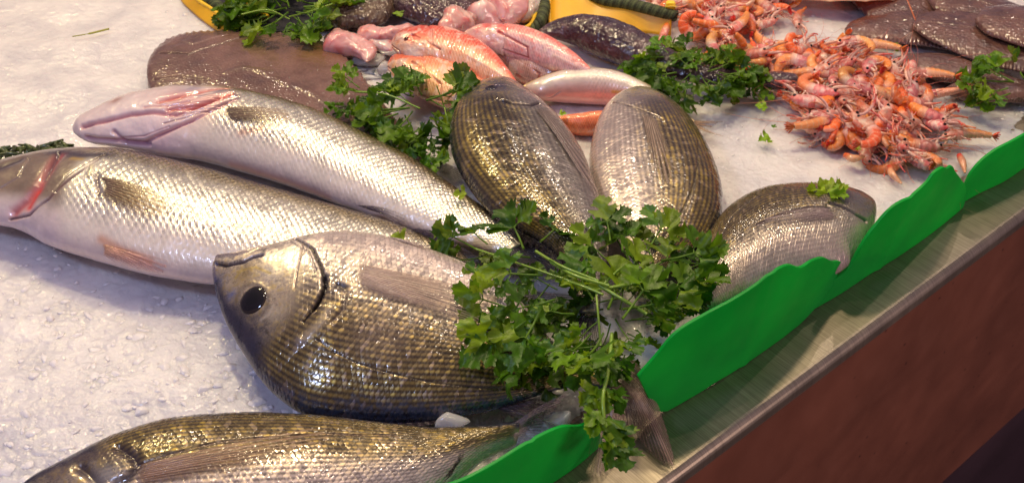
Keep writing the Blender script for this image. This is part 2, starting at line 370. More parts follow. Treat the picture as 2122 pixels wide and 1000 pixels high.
def ice_chips():
    """loose crushed ice lying in the top layer of the bed: small splinters, far too many to count"""
    r = np.random.default_rng(77); protos = []
    for k in range(14):
        bm = bmesh.new(); q = r.normal(size=(10, 3)); q /= np.linalg.norm(q, axis=1)[:, None]; q *= r.uniform(.75, 1.1, (10, 1)) * np.array((1.15, 1., .5))
        for p_ in q: bm.verts.new(p_)
        h = bmesh.ops.convex_hull(bm, input=bm.verts); bmesh.ops.delete(bm, geom=[v_ for v_ in bm.verts if not v_.link_faces], context='VERTS'); bmesh.ops.triangulate(bm, faces=bm.faces[:])
        bmesh.ops.subdivide_edges(bm, edges=bm.edges[:], cuts=1, use_grid_fill=True, smooth=.18); bmesh.ops.triangulate(bm, faces=bm.faces[:])
        bm.verts.index_update(); protos.append((np.array([v.co[:] for v in bm.verts]), np.array([[v.index for v in f.verts] for f in bm.faces]))); bm.free()
    V = []; F = []; n = 0; cnt = 0
    X_, Y_ = r.uniform(-60, 2160, 9000), 1030 - 1060 * r.random(9000) ** 1.2; Q = P(X_, Y_, np.zeros(9000)); Z_ = ice_height(Q[:, 0], Q[:, 1])
    for px, py, p, z in zip(X_, Y_, Q, Z_):
        if (p[:2] - BL0) @ nB > -.012: continue
        sz = .0018 + .0062 * r.random() ** 1.8 * (1.2 if py > 450 else .4)
        if r.random() < (.6 if py < 450 else .35): continue
        cnt += 0
        a, b_, c_ = r.uniform(0, 6.28), r.normal() * .20, r.normal() * .20
        M = np.array(Matrix.Rotation(a, 3, 'Z') @ Matrix.Rotation(b_, 3, 'X') @ Matrix.Rotation(c_, 3, 'Y')); v, f = protos[r.integers(14)]
        V.append((v * sz) @ M.T + (p[0], p[1], z - sz * r.uniform(.26, .50))); F.append(f + n); n += len(v); cnt += 1
    o = link('crushed_ice_chips', mesh_np('crushed_ice_chips', np.concatenate(V), np.concatenate(F), [mat('ice_splinter', (.86, .815, .83), rough=.22, coat=.3, coat_r=.06, trans=.12, ior=1.31, bump=.3, bump_s=500)], smooth=True)); tag(o, 'loose crushed ice splinters all over the ice bed', 'ice', None, 'stuff')
ice_chips()
# ------------------------------------------------------------------ fish
class Fish: pass
def scales(U, V, ra=.86, rb=.60):
    best = np.full(U.shape, 1e9); hd = np.zeros(U.shape); edge = np.zeros(U.shape); rid = np.zeros(U.shape); row = np.zeros(U.shape)
    j0 = np.floor(V * 2)
    for dj in (-1, 0, 1, 2):
        j = j0 + dj; vc = j * .5; off = .5 * np.mod(j, 2); dv = (V - vc) / rb
        ok = np.abs(dv) < 1; w_ = ra * np.sqrt(np.clip(1 - dv * dv, 0, 1))
        i = np.ceil(U - off - w_); uc = i + off
        ok &= (uc <= U + w_) & (uc < best)
        du = (U - uc) / ra; d = np.hypot(du, dv)
        best = np.where(ok, uc, best); hd = np.where(ok, du, hd); edge = np.where(ok, d, edge)
        rid = np.where(ok, _h(i, j, 0 * i, 77), rid); row = np.where(ok, np.abs(dv), row)
    return hd, edge, rid, row
def fish(name, label, cat, st, b, zD, zV, paint, nu=520, nt=210, nb=40, group=None, material=None, keel=.12, bexp=1.0, fix=True, order=None, world_root=None):
    """st: rows (dorsal px, dorsal py, ventral px, ventral py), head first. The body is a closed surface."""
    S = spline(np.asarray(st, float), nu); K = np.linspace(0, 1, nu)
    f = lambda a: np.interp(K, np.linspace(0, 1, len(a)), a) if np.ndim(a) else np.full(nu, a)
    Dw = P(S[:, 0], S[:, 1], f(zD)); Vw = P(S[:, 2], S[:, 3], f(zV))
    mid = (Dw + Vw) / 2; Hh = (Dw - Vw) / 2
    T = np.gradient(mid, axis=0); T /= np.linalg.norm(T, axis=1)[:, None]
    k5 = 31; ker = np.hanning(k5 + 2)[1:-1]; ker /= ker.sum()
    T = np.stack([np.convolve(np.pad(T[:, c], k5 // 2, 'edge'), ker, 'valid') for c in range(3)], -1); T /= np.linalg.norm(T, axis=1)[:, None]
    hl = np.linalg.norm(Hh, axis=1)
    Nn = np.cross(T, Hh); Nn /= np.linalg.norm(Nn, axis=1)[:, None]; Nn *= np.sign(Nn[:, 2:3].mean())
    bb = b * (hl / hl.max()) ** bexp
    pm = proj(mid); tp = proj(mid + T * .002) - pm; nn = np.stack([-tp[:, 1], tp[:, 0]], -1); nn /= np.linalg.norm(nn, axis=1)[:, None]
    Hn = np.abs(((proj(mid + Hh) - pm) * nn).sum(1)); Zn = np.abs(((proj(mid + Nn * bb[:, None]) - pm) * nn).sum(1))
    kk = np.sqrt(np.clip(1 - (Zn / np.maximum(Hn, 1e-6)) ** 2, .35, 1)) if fix else np.ones(nu)
    Hh = Hh * kk[:, None]; hl = hl * kk
    ph = np.r_[np.linspace(0, math.pi, nt), np.linspace(math.pi, 2 * math.pi, nb + 2)[1:-1]]
    # even arc spacing on the visible half
    im = int(np.argmax(hl)); c_ = np.cos(np.linspace(0, math.pi, 800)); s_ = np.sin(np.linspace(0, math.pi, 800))
    arcl = np.r_[0, np.cumsum(np.hypot(np.diff(c_) * hl[im], np.diff(s_) * bb[im]))]; arcl /= arcl[-1]
    ph[:nt] = np.interp(np.linspace(0, 1, nt), arcl, np.linspace(0, math.pi, 800))
    v = np.r_[np.linspace(0, 1, nt), np.linspace(1, 0, nb + 2)[1:-1]]
    cs, sn = np.cos(ph), np.sin(ph); sn = np.sign(sn) * np.abs(sn) ** (1 + keel)
    sn = np.where(sn < 0, sn * .8, sn)
    PV = mid[:, None] + Hh[:, None] * cs[None, :, None] + Nn[:, None] * (bb[:, None] * sn[None, :])[..., None]
    nv = len(ph)
    F = Fish(); F.s = np.repeat(K[:, None], nv, 1); F.v = np.repeat(v[None], nu, 0); F.P = PV
    F.X = np.repeat((np.r_[0, np.cumsum(np.linalg.norm(np.diff(mid, axis=0), axis=1))])[:, None], nv, 1); F.L = F.X.max()
    F.hl = hl; F.top = np.zeros((nu, nv), bool); F.top[:, :nt] = True; F.proj = proj(PV[:, :nt].reshape(-1, 3)).reshape(nu, nt, 2)
    du = np.gradient(PV, axis=0); dv = np.roll(PV, -1, 1) - np.roll(PV, 1, 1)
    nrm = np.cross(du, dv); nrm /= np.linalg.norm(nrm, axis=2)[..., None] + 1e-12
    if (nrm[im, nt // 2] @ Nn[im]) < 0: nrm = -nrm; F.flip = True
    else: F.flip = False
    F.N = nrm; F.nt = nt
    toward = ((CAMP - PV[:, :nt]) * nrm[:, :nt]).sum(-1) > 0
    def find(px, py):
        d = np.hypot(F.proj[..., 0] - px, F.proj[..., 1] - py) + np.where(toward, 0, 60); k = np.unravel_index(np.argmin(d), d.shape); return k
    F.find = find; F.at = lambda px, py: PV[find(px, py)]
    def line(pts, closed=False):
        """3-D distance to a line measured on the skin"""
        Q = np.array([F.at(*p) for p in pts]); D = np.full((nu, nv), 9.)
        ctr = Q.mean(0); rad = np.linalg.norm(Q - ctr, axis=1).max() + .02
        sel = np.linalg.norm(PV - ctr, axis=2) < rad; X = PV[sel]; d = np.full(len(X), 9.)
        for a, c in zip(Q[:-1], Q[1:]):
            ab = c - a; t = np.clip(((X - a) @ ab) / (ab @ ab + 1e-12), 0, 1); d = np.minimum(d, np.linalg.norm(X - (a + t[:, None] * ab), axis=1))
        D[sel] = d; return D
    F.line = line
    F.blob = lambda px, py, r: np.exp(-(np.linalg.norm(PV - F.at(px, py), axis=2) / r) ** 2)
    F.col = np.zeros((nu, nv, 3)); F.disp = np.zeros((nu, nv)); F.aux = np.zeros((nu, nv, 3)); F.aux[:] = (.25, .35, .6)
    paint(F)
    V = PV + nrm * F.disp[..., None]
    faces = grid_faces(nu, nv, True)
    if F.flip: pass
    Vall = np.r_[V.reshape(-1, 3), V[0].mean(0)[None], V[-1].mean(0)[None]]
    c0, c1 = nu * nv, nu * nv + 1; j = np.arange(nv); jn = (j + 1) % nv
    caps = np.r_[np.stack([j, jn, np.full(nv, c0), np.full(nv, c0)], 1), np.stack([(nu - 1) * nv + jn, (nu - 1) * nv + j, np.full(nv, c1), np.full(nv, c1)], 1)]
    # caps as tiny quads with a doubled centre are avoided: use a second centre vertex
    Vall = np.r_[Vall, Vall[-2:]]; caps[:nv, 3] = nu * nv + 2; caps[nv:, 3] = nu * nv + 3; faces = np.r_[faces, caps]
    fl_ = faces if F.flip else faces[:, ::-1]
    colr = np.r_[F.col.reshape(-1, 3), F.col[0].mean(0)[None], F.col[-1].mean(0)[None], F.col[0].mean(0)[None], F.col[-1].mean(0)[None]]
    auxr = np.r_[F.aux.reshape(-1, 3), F.aux[0, :1], F.aux[-1, :1], F.aux[0, :1], F.aux[-1, :1]]
    root = world_root or empty(name, (*mid[nu // 2][:2], 0), label, cat, group)
    F.root = root
    me = mesh_np('body', Vall - np.array(root.location), fl_.astype(np.int64), [material or M_FISH], np.clip(colr, 0, 1), np.clip(auxr, 0, 1))
    F.body = link('body', me, root)
    q = slice(None, None, max(1, nu // 160)); r_ = slice(0, nt, max(1, nt // 60))
    lowP = PV[q, r_]; a_, b_ = lowP.shape[:2]
    F.bvh = BVHTree.FromPolygons(lowP.reshape(-1, 3).tolist(), grid_faces(a_, b_).tolist())
    return F
def dorsal_fin_profile(): pass
def skin_hit(F, px, py):
    d = ray(px, py); d = d / np.linalg.norm(d)
    h = F.bvh.ray_cast(Vector(CAMP), Vector(d))
    if h[0] is None: return F.at(px, py)
    return np.array(h[0])
def fin(F, name, root_px, tip_px, c0, c1, lift=(.001, .004), rays=14, host=True, z0=None, z1=None, nr=60, nc=90, ridge=.00022, ragged=.03, label=None, curl=0., rootobj=None, mid=None, edge=None, fade=.88):
    """a fan of fin rays between a root line and a tip line, lying on the skin or standing free"""
    A = spline(root_px, nc); B = spline(tip_px, nc)
    u = np.linspace(0, 1, nr)[:, None]; jj = np.linspace(0, 1, nc)
    rag = 1 - ragged * (np.abs(((jj * rays) % 1) - .5) * 2) ** 2 - ragged * .7 * (noise(jj * rays * .7, 3., seed=5) + 1) / 2
    if host:
        ks = 9; kc = 9; G = np.zeros((ks, kc, 3))
        for i in range(ks):
            for j in range(kc):
                a_ = A[int(j * (nc - 1) / (kc - 1))]; b_ = B[int(j * (nc - 1) / (kc - 1))]; t = i / (ks - 1); p = a_ * (1 - t) + b_ * t
                G[i, j] = skin_hit(F, *p)
        gi = u[:, 0] * (ks - 1); gj = jj * (kc - 1)
        def bil(ii, jx):
            i0 = np.clip(np.floor(ii).astype(int), 0, ks - 2); j0 = np.clip(np.floor(jx).astype(int), 0, kc - 2); fi = (ii - i0)[..., None]; fj = (jx - j0)[..., None]
            return (G[i0, j0] * (1 - fi) + G[i0 + 1, j0] * fi) * (1 - fj) + (G[i0, j0 + 1] * (1 - fi) + G[i0 + 1, j0 + 1] * fi) * fj
        II = np.repeat(u * (ks - 1), nc, 1) * rag[None]; JJ = np.repeat(gj[None], nr, 0)
        W = bil(np.minimum(II, ks - 1.0001), np.minimum(JJ, kc - 1.0001))
        W = W + np.array([0, -.25, .97]) * ((lift[0] + (lift[1] - lift[0]) * np.sin(np.pi * np.minimum(u * .9, 1)))[..., None] * (.35 + .65 * np.sin(math.pi * jj))[None, :, None])
    else:
        A3 = P(A[:, 0], A[:, 1], np.interp(jj, np.linspace(0, 1, len(z0)), z0)); B3 = P(B[:, 0], B[:, 1], np.interp(jj, np.linspace(0, 1, len(z1)), z1))
        t = (u * rag[None])[..., None]
        W = A3[None] * (1 - t) + B3[None] * t
        W[..., 2] += curl * np.sin(math.pi * t[..., 0]) + .0015 * np.sin(jj * 9)[None] * u
    W[..., 2] += ridge * np.cos(jj * rays * 2 * math.pi)[None] * (1 - .3 * u) + .0002 * noise(u * 40, (jj * rays * 3)[None], seed=4)
    c0 = np.array(c0, float); c1 = np.array(c1, float)
    cc = c0 * (1 - u[..., None]) + c1 * u[..., None]
    cc = np.repeat(cc, nc, 1) if cc.shape[1] == 1 else cc
    cc = cc * (1 + .28 * np.cos(jj * rays * 2 * math.pi)[None, :, None]) * (1 + .22 * noise(u * 9, (jj * rays)[None], seed=8)[..., None])
    if edge is not None:
        em = np.maximum(sstep(.10, 0, jj)[None] * np.ones_like(u), 0); cc = mixc(cc, edge, em * .8)
    r = rootobj or F.root
    rayk = .5 + .5 * np.cos(jj * rays * 2 * math.pi)[None]
    al = .88 - fade * sstep(.10, 1, u) * (.95 - .40 * rayk) - .30 * (1 - rayk); al = al * sstep(-.01, .05, jj)[None] * (.25 + .75 * sstep(1.0, .60, jj)[None]) * sstep(-.01, .10, u)
    ax_ = np.zeros(W.shape); ax_[..., 0] = np.clip(al, 0, 1)
    o = part(name, W.reshape(-1, 3), grid_faces(nr, nc), M_FIN, r, col=np.clip(cc.reshape(-1, 3), 0, 1), aux=ax_.reshape(-1, 3))
    s = o.modifiers.new('thickness', 'SOLIDIFY'); s.thickness = .0005
    if label: o['label'] = label
    return o
def eye(F, px, py, r, ring=(.35, .28, .12), pup=(.004, .004, .006), name='eye', lens=(.03, .025, .03)):
    c = skin_hit(F, px, py); k = F.find(px, py); n = F.N[k]; n = n / np.linalg.norm(n)
    q = Vector(n).to_track_quat('Z', 'Y').to_matrix(); M = np.array(q)
    ph = np.linspace(0, 1, 26); hh = np.where(ph < 1, .30 * r * np.sqrt(np.clip(1 - ph ** 2, 0, 1)), 0)
    nphi = 40; V = []; C = []
    for rr, z_ in zip(ph, hh):
        for a in np.arange(nphi) * 2 * math.pi / nphi:
            V.append((rr * r * math.cos(a), rr * r * math.sin(a), z_ + .0002))
            m = rr + .03 * math.sin(3 * a + px)
            C.append(pup if m < .42 else (lens if m < .78 else ring))
    V = np.array(V) @ M.T + c - n * r * .12
    return part(name, V, grid_faces(26, nphi, True)[:, ::-1], M_EYE, F.root, col=np.array(C))

def groove(F, pts, wd, color, depth, k=1.0, side=0.):
    d = F.line(pts); m = np.exp(-(d / wd) ** 2); F.col = mixc(F.col, color, m * k); F.disp -= depth * m; return m
def freckle(F, s=900, seed=2): 
    p = F.P * s; return noise(p[..., 0], p[..., 1], p[..., 2], seed)
def fnoise(F, s, o=3, seed=2):
    p = F.P * s; return fbm(p[..., 0], p[..., 1], p[..., 2], o, seed)

# ---- sea bass skin
def paint_bass(head_s=.26, seed=1, NU=72, NV=15, extra=None, cut=.63):
    def f(F):
        s, v = F.s, F.v; n1 = fnoise(F, 60, 4, seed); n2 = fnoise(F, 260, 3, seed + 9)
        vv = v + .03 * n1
        c = np.zeros(F.col.shape) + np.array((.075, .052, .026))
        c = mixc(c, (.42, .32, .15), sstep(.08, .28, vv)); c = mixc(c, (.86, .80, .70), sstep(.20, .40, vv))
        c = mixc(c, (.70, .61, .55), sstep(.66, .84, vv)); c = mixc(c, (.60, .47, .45), sstep(.84, 1., vv))
        c = c * (1 + .10 * n1 + .10 * n2)[..., None]
        U = s * NU + .15 * noise(s * 14, v * 9, seed=seed); VV = v * NV + .12 * noise(s * 9, v * 8, 3, seed=seed)
        hd, ed, rid, row = scales(U, VV)
        m = sstep(head_s - .02, head_s + .05, s + .04 * noise(v * 7, 1., seed=4)) * sstep(cut + .08, cut - .12, v) * sstep(1.0, .985, s)
        m_bel = sstep(head_s, head_s + .1, s) * .22
        mm = np.maximum(m, m_bel * (1 - m))
        edge = sstep(.55, .85, ed)
        dark = 1 - sstep(.12, .42, vv)
        body = np.clip(.92 + .35 * hd + .22 * (rid - .5), .3, 1.5)
        c = c * (1 - m[..., None]) + c * body[..., None] * m[..., None]
        c = mixc(c, (.045, .030, .014), edge * m * (.50 + .48 * dark) * sstep(.92, .40, v))
        c = mixc(c, (.30, .21, .10), sstep(.15, -.25, hd) * m * (.25 + .35 * dark))
        F.disp += mm * (.00105 * hd + .00010 * (rid - .5) + .0003 * hd * (rid - .5) - .00045 * edge)
        F.disp += .0006 * n1
        F.col = c
        F.aux[..., 0] = (.72 - .45 * edge) * m + .10; F.aux[..., 1] = .32 - .06 * m + .06 * n2 + .08 * (rid - .5) * m; F.aux[..., 2] = .55
        if extra: extra(F)
    return f
def extra_bassA(F):
    s, v = F.s, F.v
    hm = sstep(.33, .24, s + .06 * (v - .5))
    F.col = mixc(F.col, np.array((.64, .50, .52)), hm * .9)
    F.col = mixc(F.col, (.34, .24, .20), hm * sstep(.36, .12, v) * .8)
    n = fnoise(F, 90, 4, 5); F.col *= (1 + .16 * n * hm)[..., None]
    PK, RD, BR = (.50, .22, .24), (.48, .07, .06), (.30, .15, .15)
    for (x, y, r_, c_, k_) in ((420, 215, .022, (.52, .20, .20), .55), (370, 200, .016, (.50, .17, .17), .55), (450, 200, .014, (.45, .16, .15), .5), (250, 240, .02, (.66, .56, .62), .5), (300, 270, .02, (.62, .50, .58), .5), (400, 182, .012, (.22, .20, .30), .7), (460, 186, .010, (.20, .17, .22), .7), (240, 208, .006, (.34, .15, .10), .8), (330, 300, .012, (.55, .36, .42), .5)):
        F.col = mixc(F.col, c_, F.blob(x, y, r_) * k_ * (1 + .3 * n))
    F.disp += hm * (.0012 * fnoise(F, 34, 3, 12) + .0006 * fnoise(F, 110, 2, 14))
    groove(F, [(170, 262), (215, 250), (270, 236), (320, 232), (365, 236), (430, 212), (485, 196)], .0024, PK, .0034, .9)
    groove(F, [(178, 285), (245, 292), (300, 296), (340, 275), (395, 250), (450, 222), (490, 203)], .0022, (.46, .22, .26), .0030, .9)
    groove(F, [(235, 272), (262, 298), (310, 300)], .0020, (.40, .2, .28), .0024, .8)
    groove(F, [(330, 209), (370, 200), (410, 190), (470, 182)], .0034, RD, .0026, .85)
    groove(F, [(350, 225), (400, 218), (440, 206), (480, 192)], .0028, RD, .0028, .85)
    groove(F, [(300, 222), (350, 218), (390, 210)], .0016, (.5, .2, .2), .0008, .6)
    groove(F, [(340, 255), (385, 243), (430, 228), (470, 210)], .0009, BR, .0009, .7)
    groove(F, [(320, 282), (370, 262), (420, 240), (470, 216)], .0008, PK, .0007, .7)
    groove(F, [(250, 285), (300, 282), (350, 262)], .0008, PK, .0006, .6)
    groove(F, [(380, 238), (420, 224), (460, 206)], .0007, (.7, .55, .55), -.0008, .7)
    groove(F, [(410, 200), (450, 190), (500, 184)], .0018, (.17, .15, .22), .0004, .6)
    for k in range(9):
        y0 = 195 + k * 4.4
        groove(F, [(335 + k * 2, y0 + 18), (395, y0 + 4), (455, y0 - 4)], .0006, (.56, .28, .28), .0005, .35)
    groove(F, [(480, 345), (540, 362), (600, 385), (680, 410)], .0040, (.60, .27, .20), .0002, .6)
    groove(F, [(500, 275), (540, 268)], .004, (.58, .24, .14), 0, .5)
    F.aux[..., 0] *= (1 - hm); F.aux[..., 2] = F.aux[..., 2] * (1 - hm) + .7 * hm
def extra_bassB(F):
    s, v = F.s, F.v
    hm = sstep(.285, .245, s + .05 * (v - .3))
    F.col = mixc(F.col, np.array((.16, .105, .075)), hm * .95 * sstep(.92, .68, v)); F.col = mixc(F.col, np.array((.50, .40, .38)), hm * .8 * sstep(.68, .92, v))
    F.col = mixc(F.col, (.58, .46, .50), hm * sstep(.65, .95, v) * .7)
    n = fnoise(F, 120, 4, 5); F.col *= (1 + .25 * n * hm)[..., None]
    groove(F, [(110, 314), (170, 322), (218, 322)], .0075, (.035, .025, .04), 0, .9)
    groove(F, [(170, 330), (150, 328)], .0026, (.42, .27, .06), 0, .7)
    groove(F, [(120, 322), (100, 352), (80, 385), (55, 415), (30, 440)], .0050, (.48, .12, .12), .0030, .9)
    groove(F, [(78, 395), (68, 412), (60, 428)], .0040, (.62, .05, .04), .001, .9)
    groove(F, [(120, 316), (105, 340), (90, 368)], .0020, (.06, .035, .05), .002, .85)
    groove(F, [(205, 330), (170, 352), (135, 378), (100, 412), (60, 445), (20, 455)], .0013, (.20, .10, .10), .0022, .9)
    groove(F, [(215, 322), (175, 340), (140, 362), (112, 395)], .0012, (.16, .11, .07), .0010, .8)
    groove(F, [(60, 330), (40, 365), (0, 390)], .0012, (.22, .15, .14), .0010, .7)
    groove(F, [(40, 332), (10, 343), (-10, 350)], .0050, (.05, .035, .05), .0012, .85)
    groove(F, [(200, 360), (205, 400), (198, 410)], .0024, (.16, .10, .12), .0012, .8)
    groove(F, [(190, 345), (185, 365)], .003, (.62, .55, .36), -.0012, .8)
    groove(F, [(210, 495), (255, 520), (310, 542)], .0042, (.60, .28, .16), 0, .7)
    F.aux[..., 0] *= (1 - .7 * hm); F.aux[..., 2] = F.aux[..., 2] * (1 - hm) + .6 * hm

stA = [(151,262,153,276),(163,243,166,290),(190,226,196,303),(240,203,255,316),(330,181,330,333),(430,175,420,348),(530,190,510,372),(650,224,620,404),(760,276,710,434),(870,335,800,464),(970,405,890,490),(1040,455,970,512),(1095,505,1045,530)]
bassA = fish('sea_bass', 'whole silver sea bass with pink throat and dark fin, lying behind the other sea bass', 'fish', stA, .030, .034, .032,
             paint_bass(.30, 1, 74, 14, extra_bassA, .80), nu=1150, nt=330, nb=40, group='large silver sea bass on the ice')
stB = [(-92,398,-90,425),(-62,362,-70,452),(-12,336,-20,470),(70,316,40,486),(160,306,110,524),(250,308,200,552),(340,326,300,578),(450,352,400,594),(570,388,520,604),(700,425,640,612),(830,465,760,615),(940,515,870,618),(1010,560,970,622),(1080,600,1060,640)]
bassB = fish('sea_bass', 'silver sea bass with olive pectoral fin and red gill, cut by the left edge', 'fish', stB, .031, .031, .028,
             paint_bass(.235, 4, 84, 15, extra_bassB, .80), nu=1250, nt=360, nb=40, group='large silver sea bass on the ice')
fin(bassB, 'pectoral_fin', [(206, 366), (215, 385), (206, 408)], [(300, 385), (345, 415), (352, 438), (330, 452), (270, 446)], (.14, .09, .08), (.40, .25, .08), (.0015, .005), 12, ridge=.0002, edge=(.10, .05, .05))
fin(bassB, 'pelvic_fin', [(212, 505), (216, 515), (214, 528)], [(350, 540), (345, 563), (240, 545)], (.62, .34, .22), (.60, .36, .34), (.001, .004), 9)
fin(bassA, 'pectoral_fin', [(468, 222), (466, 232), (480, 252)], [(560, 226), (604, 240), (600, 250), (540, 256)], (.12, .075, .065), (.34, .22, .13), (.0015, .005), 12, edge=(.08, .04, .05))
fin(bassA, 'anal_fin', [(735, 425), (760, 432), (790, 440)], [(845, 446), (838, 462), (800, 462)], (.05, .035, .06), (.10, .08, .12), host=False, z0=[.048, .05, .05], z1=[.055, .052, .052], curl=.003, rays=9)
fin(bassA, 'tail_fin', [(1085, 500), (1060, 515), (1045, 528)], [(1200, 520), (1175, 560), (1120, 590)], (.08, .07, .08), (.14, .11, .10), host=False, z0=[.036]*2, z1=[.03, .02])
fin(bassB, 'dorsal_fin', [(850, 475), (900, 500), (960, 530)], [(890, 478), (945, 502), (1000, 545)], (.20, .15, .18), (.10, .07, .12), host=False, z0=[.036]*2, z1=[.045]*2, rays=9, curl=.002)
fin(bassB, 'tail_fin', [(1075, 600), (1068, 620), (1062, 638)], [(1200, 610), (1180, 650), (1180, 690)], (.08, .07, .08), (.14, .11, .10), host=False, z0=[.02]*2, z1=[.01, .01])

# ---- sea bream skin
def paint_bream(seed=1, NU=66, NV=14.5, head=.27, gold=1., bright=1., blue=1., extra=None, belly=.70, dark=1.):
    def f(F):
        s, v = F.s, F.v; n1 = fnoise(F, 55, 4, seed); n2 = fnoise(F, 330, 3, seed + 9); n3 = fnoise(F, 1500, 2, seed + 5)
        vv = v + .04 * n1
        silver = np.array((.50, .425, .385)) * bright
        c = np.zeros(F.col.shape) + np.array((.030, .032, .055))
        c = mixc(c, np.array((.19, .135, .045)) * (.6 + .4 * gold), sstep(.02, .13, vv))
        c = mixc(c, np.array((.155, .110, .055)) * bright, sstep(.14, .38, vv)); c = mixc(c, silver * .80, sstep(.42, .68, vv)); c = mixc(c, silver * np.array((1.15, 1.1, 1.1)), sstep(belly - .08, belly + .15, vv))
        U = s * NU + .22 * noise(s * 11, v * 8, 4, seed=seed); VV = v * NV + .22 * noise(s * 6, v * 6, 2, seed=seed)
        hd, ed, rid, row = scales(U, VV, .80, .52)
        m = sstep(head - .02, head + .04, s + .10 * (v - .5) ** 2 + .015 * n1) * sstep(1, .985, s)
        stripe = .5 + .5 * np.cos(VV * 4 * math.pi)            # bright along each scale row
        sfade = sstep(.98, .45, vv) * .85 + .12
        edge = sstep(.72, 1., ed)
        blot = np.clip(.55 + .9 * fnoise(F, 38, 3, seed + 31), .15, 1.3); g = np.array((.50, .35, .04)) * (.6 + .5 * gold) * bright
        spark = sstep(.55, .95, rid + .25 * n2)
        c = mixc(c, np.zeros(3) + c * .22 * dark + np.array((.012, .009, .012)), m * sfade * (1 - stripe) * np.clip(.95 + .5 * n1 + .25 * n2, .3, 1))
        c = mixc(c, g, m * sfade * stripe * (.14 + .60 * spark) * blot * sstep(.03, .10, vv) * sstep(.8, .5, vv))
        c = mixc(c, c * .40, m * edge * .55); c = c * (1 + m * .4 * (rid - .5))[..., None]
        c = mixc(c, (.05, .075, .14), blue * m * sstep(.16, .05, vv) * sstep(.2, .7, n2 + .5) * .6)
        c = mixc(c, (.24, .19, .22), m * sstep(.80, 1, rid) * .35)
        F.disp += m * (.00020 * hd + .00006 * (rid - .5) + .00020 * hd * (rid - .5) - .00010 * edge + .00006 * stripe * sfade)
        hm = 1 - m
        hc = np.zeros(F.col.shape) + np.array((.34, .275, .215)) * bright
        hc = mixc(hc, (.030, .030, .055), sstep(.40, .12, vv)); hc = mixc(hc, np.array((.50, .42, .36)) * bright, sstep(.55, .8, vv))
        hc = hc * (1 + .75 * n2 + .55 * n3 + .5 * n1)[..., None]; hc = mixc(hc, np.array((.40, .28, .06)) * gold, sstep(.05, .45, n2 + .4 * n3) * .7 * sstep(.15, .3, vv) * sstep(.9, .6, vv))
        c = mixc(c, hc, hm)
        c = c * (1 + .10 * n1 + .13 * n3)[..., None]
        F.col = c; F.disp += .0005 * n1 + .00006 * n2
        F.aux[..., 0] = np.clip(.45 + .25 * n2 + .35 * m * (rid - .5), 0, 1); F.aux[..., 1] = np.clip(.30 + .12 * n2 + .30 * m * (rid - .5), .12, .7); F.aux[..., 2] = .6
        if extra: extra(F)
    return f
DK = (.02, .014, .02)
def extra_bream3(F):
    # gold speckle round the eye, blue patch, opercle
    for (x, y, r, c, k) in ((508, 570, .012, (.36, .25, .07), .6), (480, 610, .0045, (.10, .14, .36), .8), (458, 580, .006, (.10, .13, .30), .6), (595, 540, .016, (.74, .68, .64), .8), (560, 560, .010, (.62, .56, .50), .6),
                            (600, 620, .016, (.40, .33, .26), .6), (570, 650, .007, (.62, .52, .38), .6), (622, 706, .0042, (.30, .27, .29), .9), (790, 690, .02, (.26, .20, .19), .35), (700, 530, .015, (.6, .52, .45), .5),
                            (475, 660, .009, (.06, .05, .08), .7), (505, 700, .010, (.07, .055, .08), .6)):
        F.col = mixc(F.col, c, F.blob(x, y, r) * k * (.75 + .4 * fnoise(F, 420, 2, 7)))
    F.disp += .0016 * F.blob(622, 706, .004)
    groove(F, [(488, 575), (500, 560), (530, 553), (560, 566)], .0012, (.45, .33, .08), 0, .7); groove(F, [(566, 632), (556, 652), (540, 662)], .0012, (.55, .48, .40), 0, .6)
    groove(F, [(612, 494), (648, 515), (665, 552), (675, 586), (665, 615), (648, 641), (629, 664)], .0011, DK, .0022, 1)
    groove(F, [(672, 575), (672, 600), (662, 618), (650, 638)], .0021, DK, .0025, 1)
    d = F.line([(690, 600), (705, 625), (690, 660), (665, 690)]); F.disp += .0012 * np.exp(-(d / .006) ** 2)
    groove(F, [(680, 640), (665, 668), (640, 692)], .004, (.45, .37, .28), -.0008, .7)
    groove(F, [(700, 590), (712, 596)], .0026, DK, .0018, .9)
    groove(F, [(716, 604), (712, 640), (690, 668)], .0016, (.08, .06, .06), .0008, .6)
    groove(F, [(628, 500), (624, 523), (615, 560), (610, 596)], .0008, (.22, .15, .13), .0008, .7)
    groove(F, [(640, 505), (625, 528)], .0006, (.22, .15, .13), .0006, .7)
    groove(F, [(600, 500), (640, 520), (655, 560)], .0007, (.25, .19, .17), .0005, .6)
    groove(F, [(444, 545), (470, 549), (505, 541), (522, 532), (542, 527)], .0016, (.03, .02, .04), .0026, 1)
    groove(F, [(446, 590), (458, 640), (482, 705), (530, 775), (590, 830)], .0065, (.035, .035, .06), 0, .8)
    groove(F, [(450, 530), (490, 526), (515, 519), (535, 512)], .0022, (.24, .18, .22), -.0012, .7)
    groove(F, [(445, 545), (447, 580)], .0022, (.10, .10, .22), -.0006, .7)
    groove(F, [(652, 700), (694, 729), (742, 753), (820, 775), (900, 793), (1000, 803), (1130, 806)], .0009, (.025, .02, .02), .0004, .75)
    m = F.line([(525 + 33 * math.cos(a_), 621 + 34 * math.sin(a_)) for a_ in np.linspace(0, 6.2832, 17)]); F.disp += .0004 * np.exp(-(m / .0022) ** 2)
    F.col = mixc(F.col, (.10, .08, .07), np.exp(-(m / .003) ** 2) * .5)
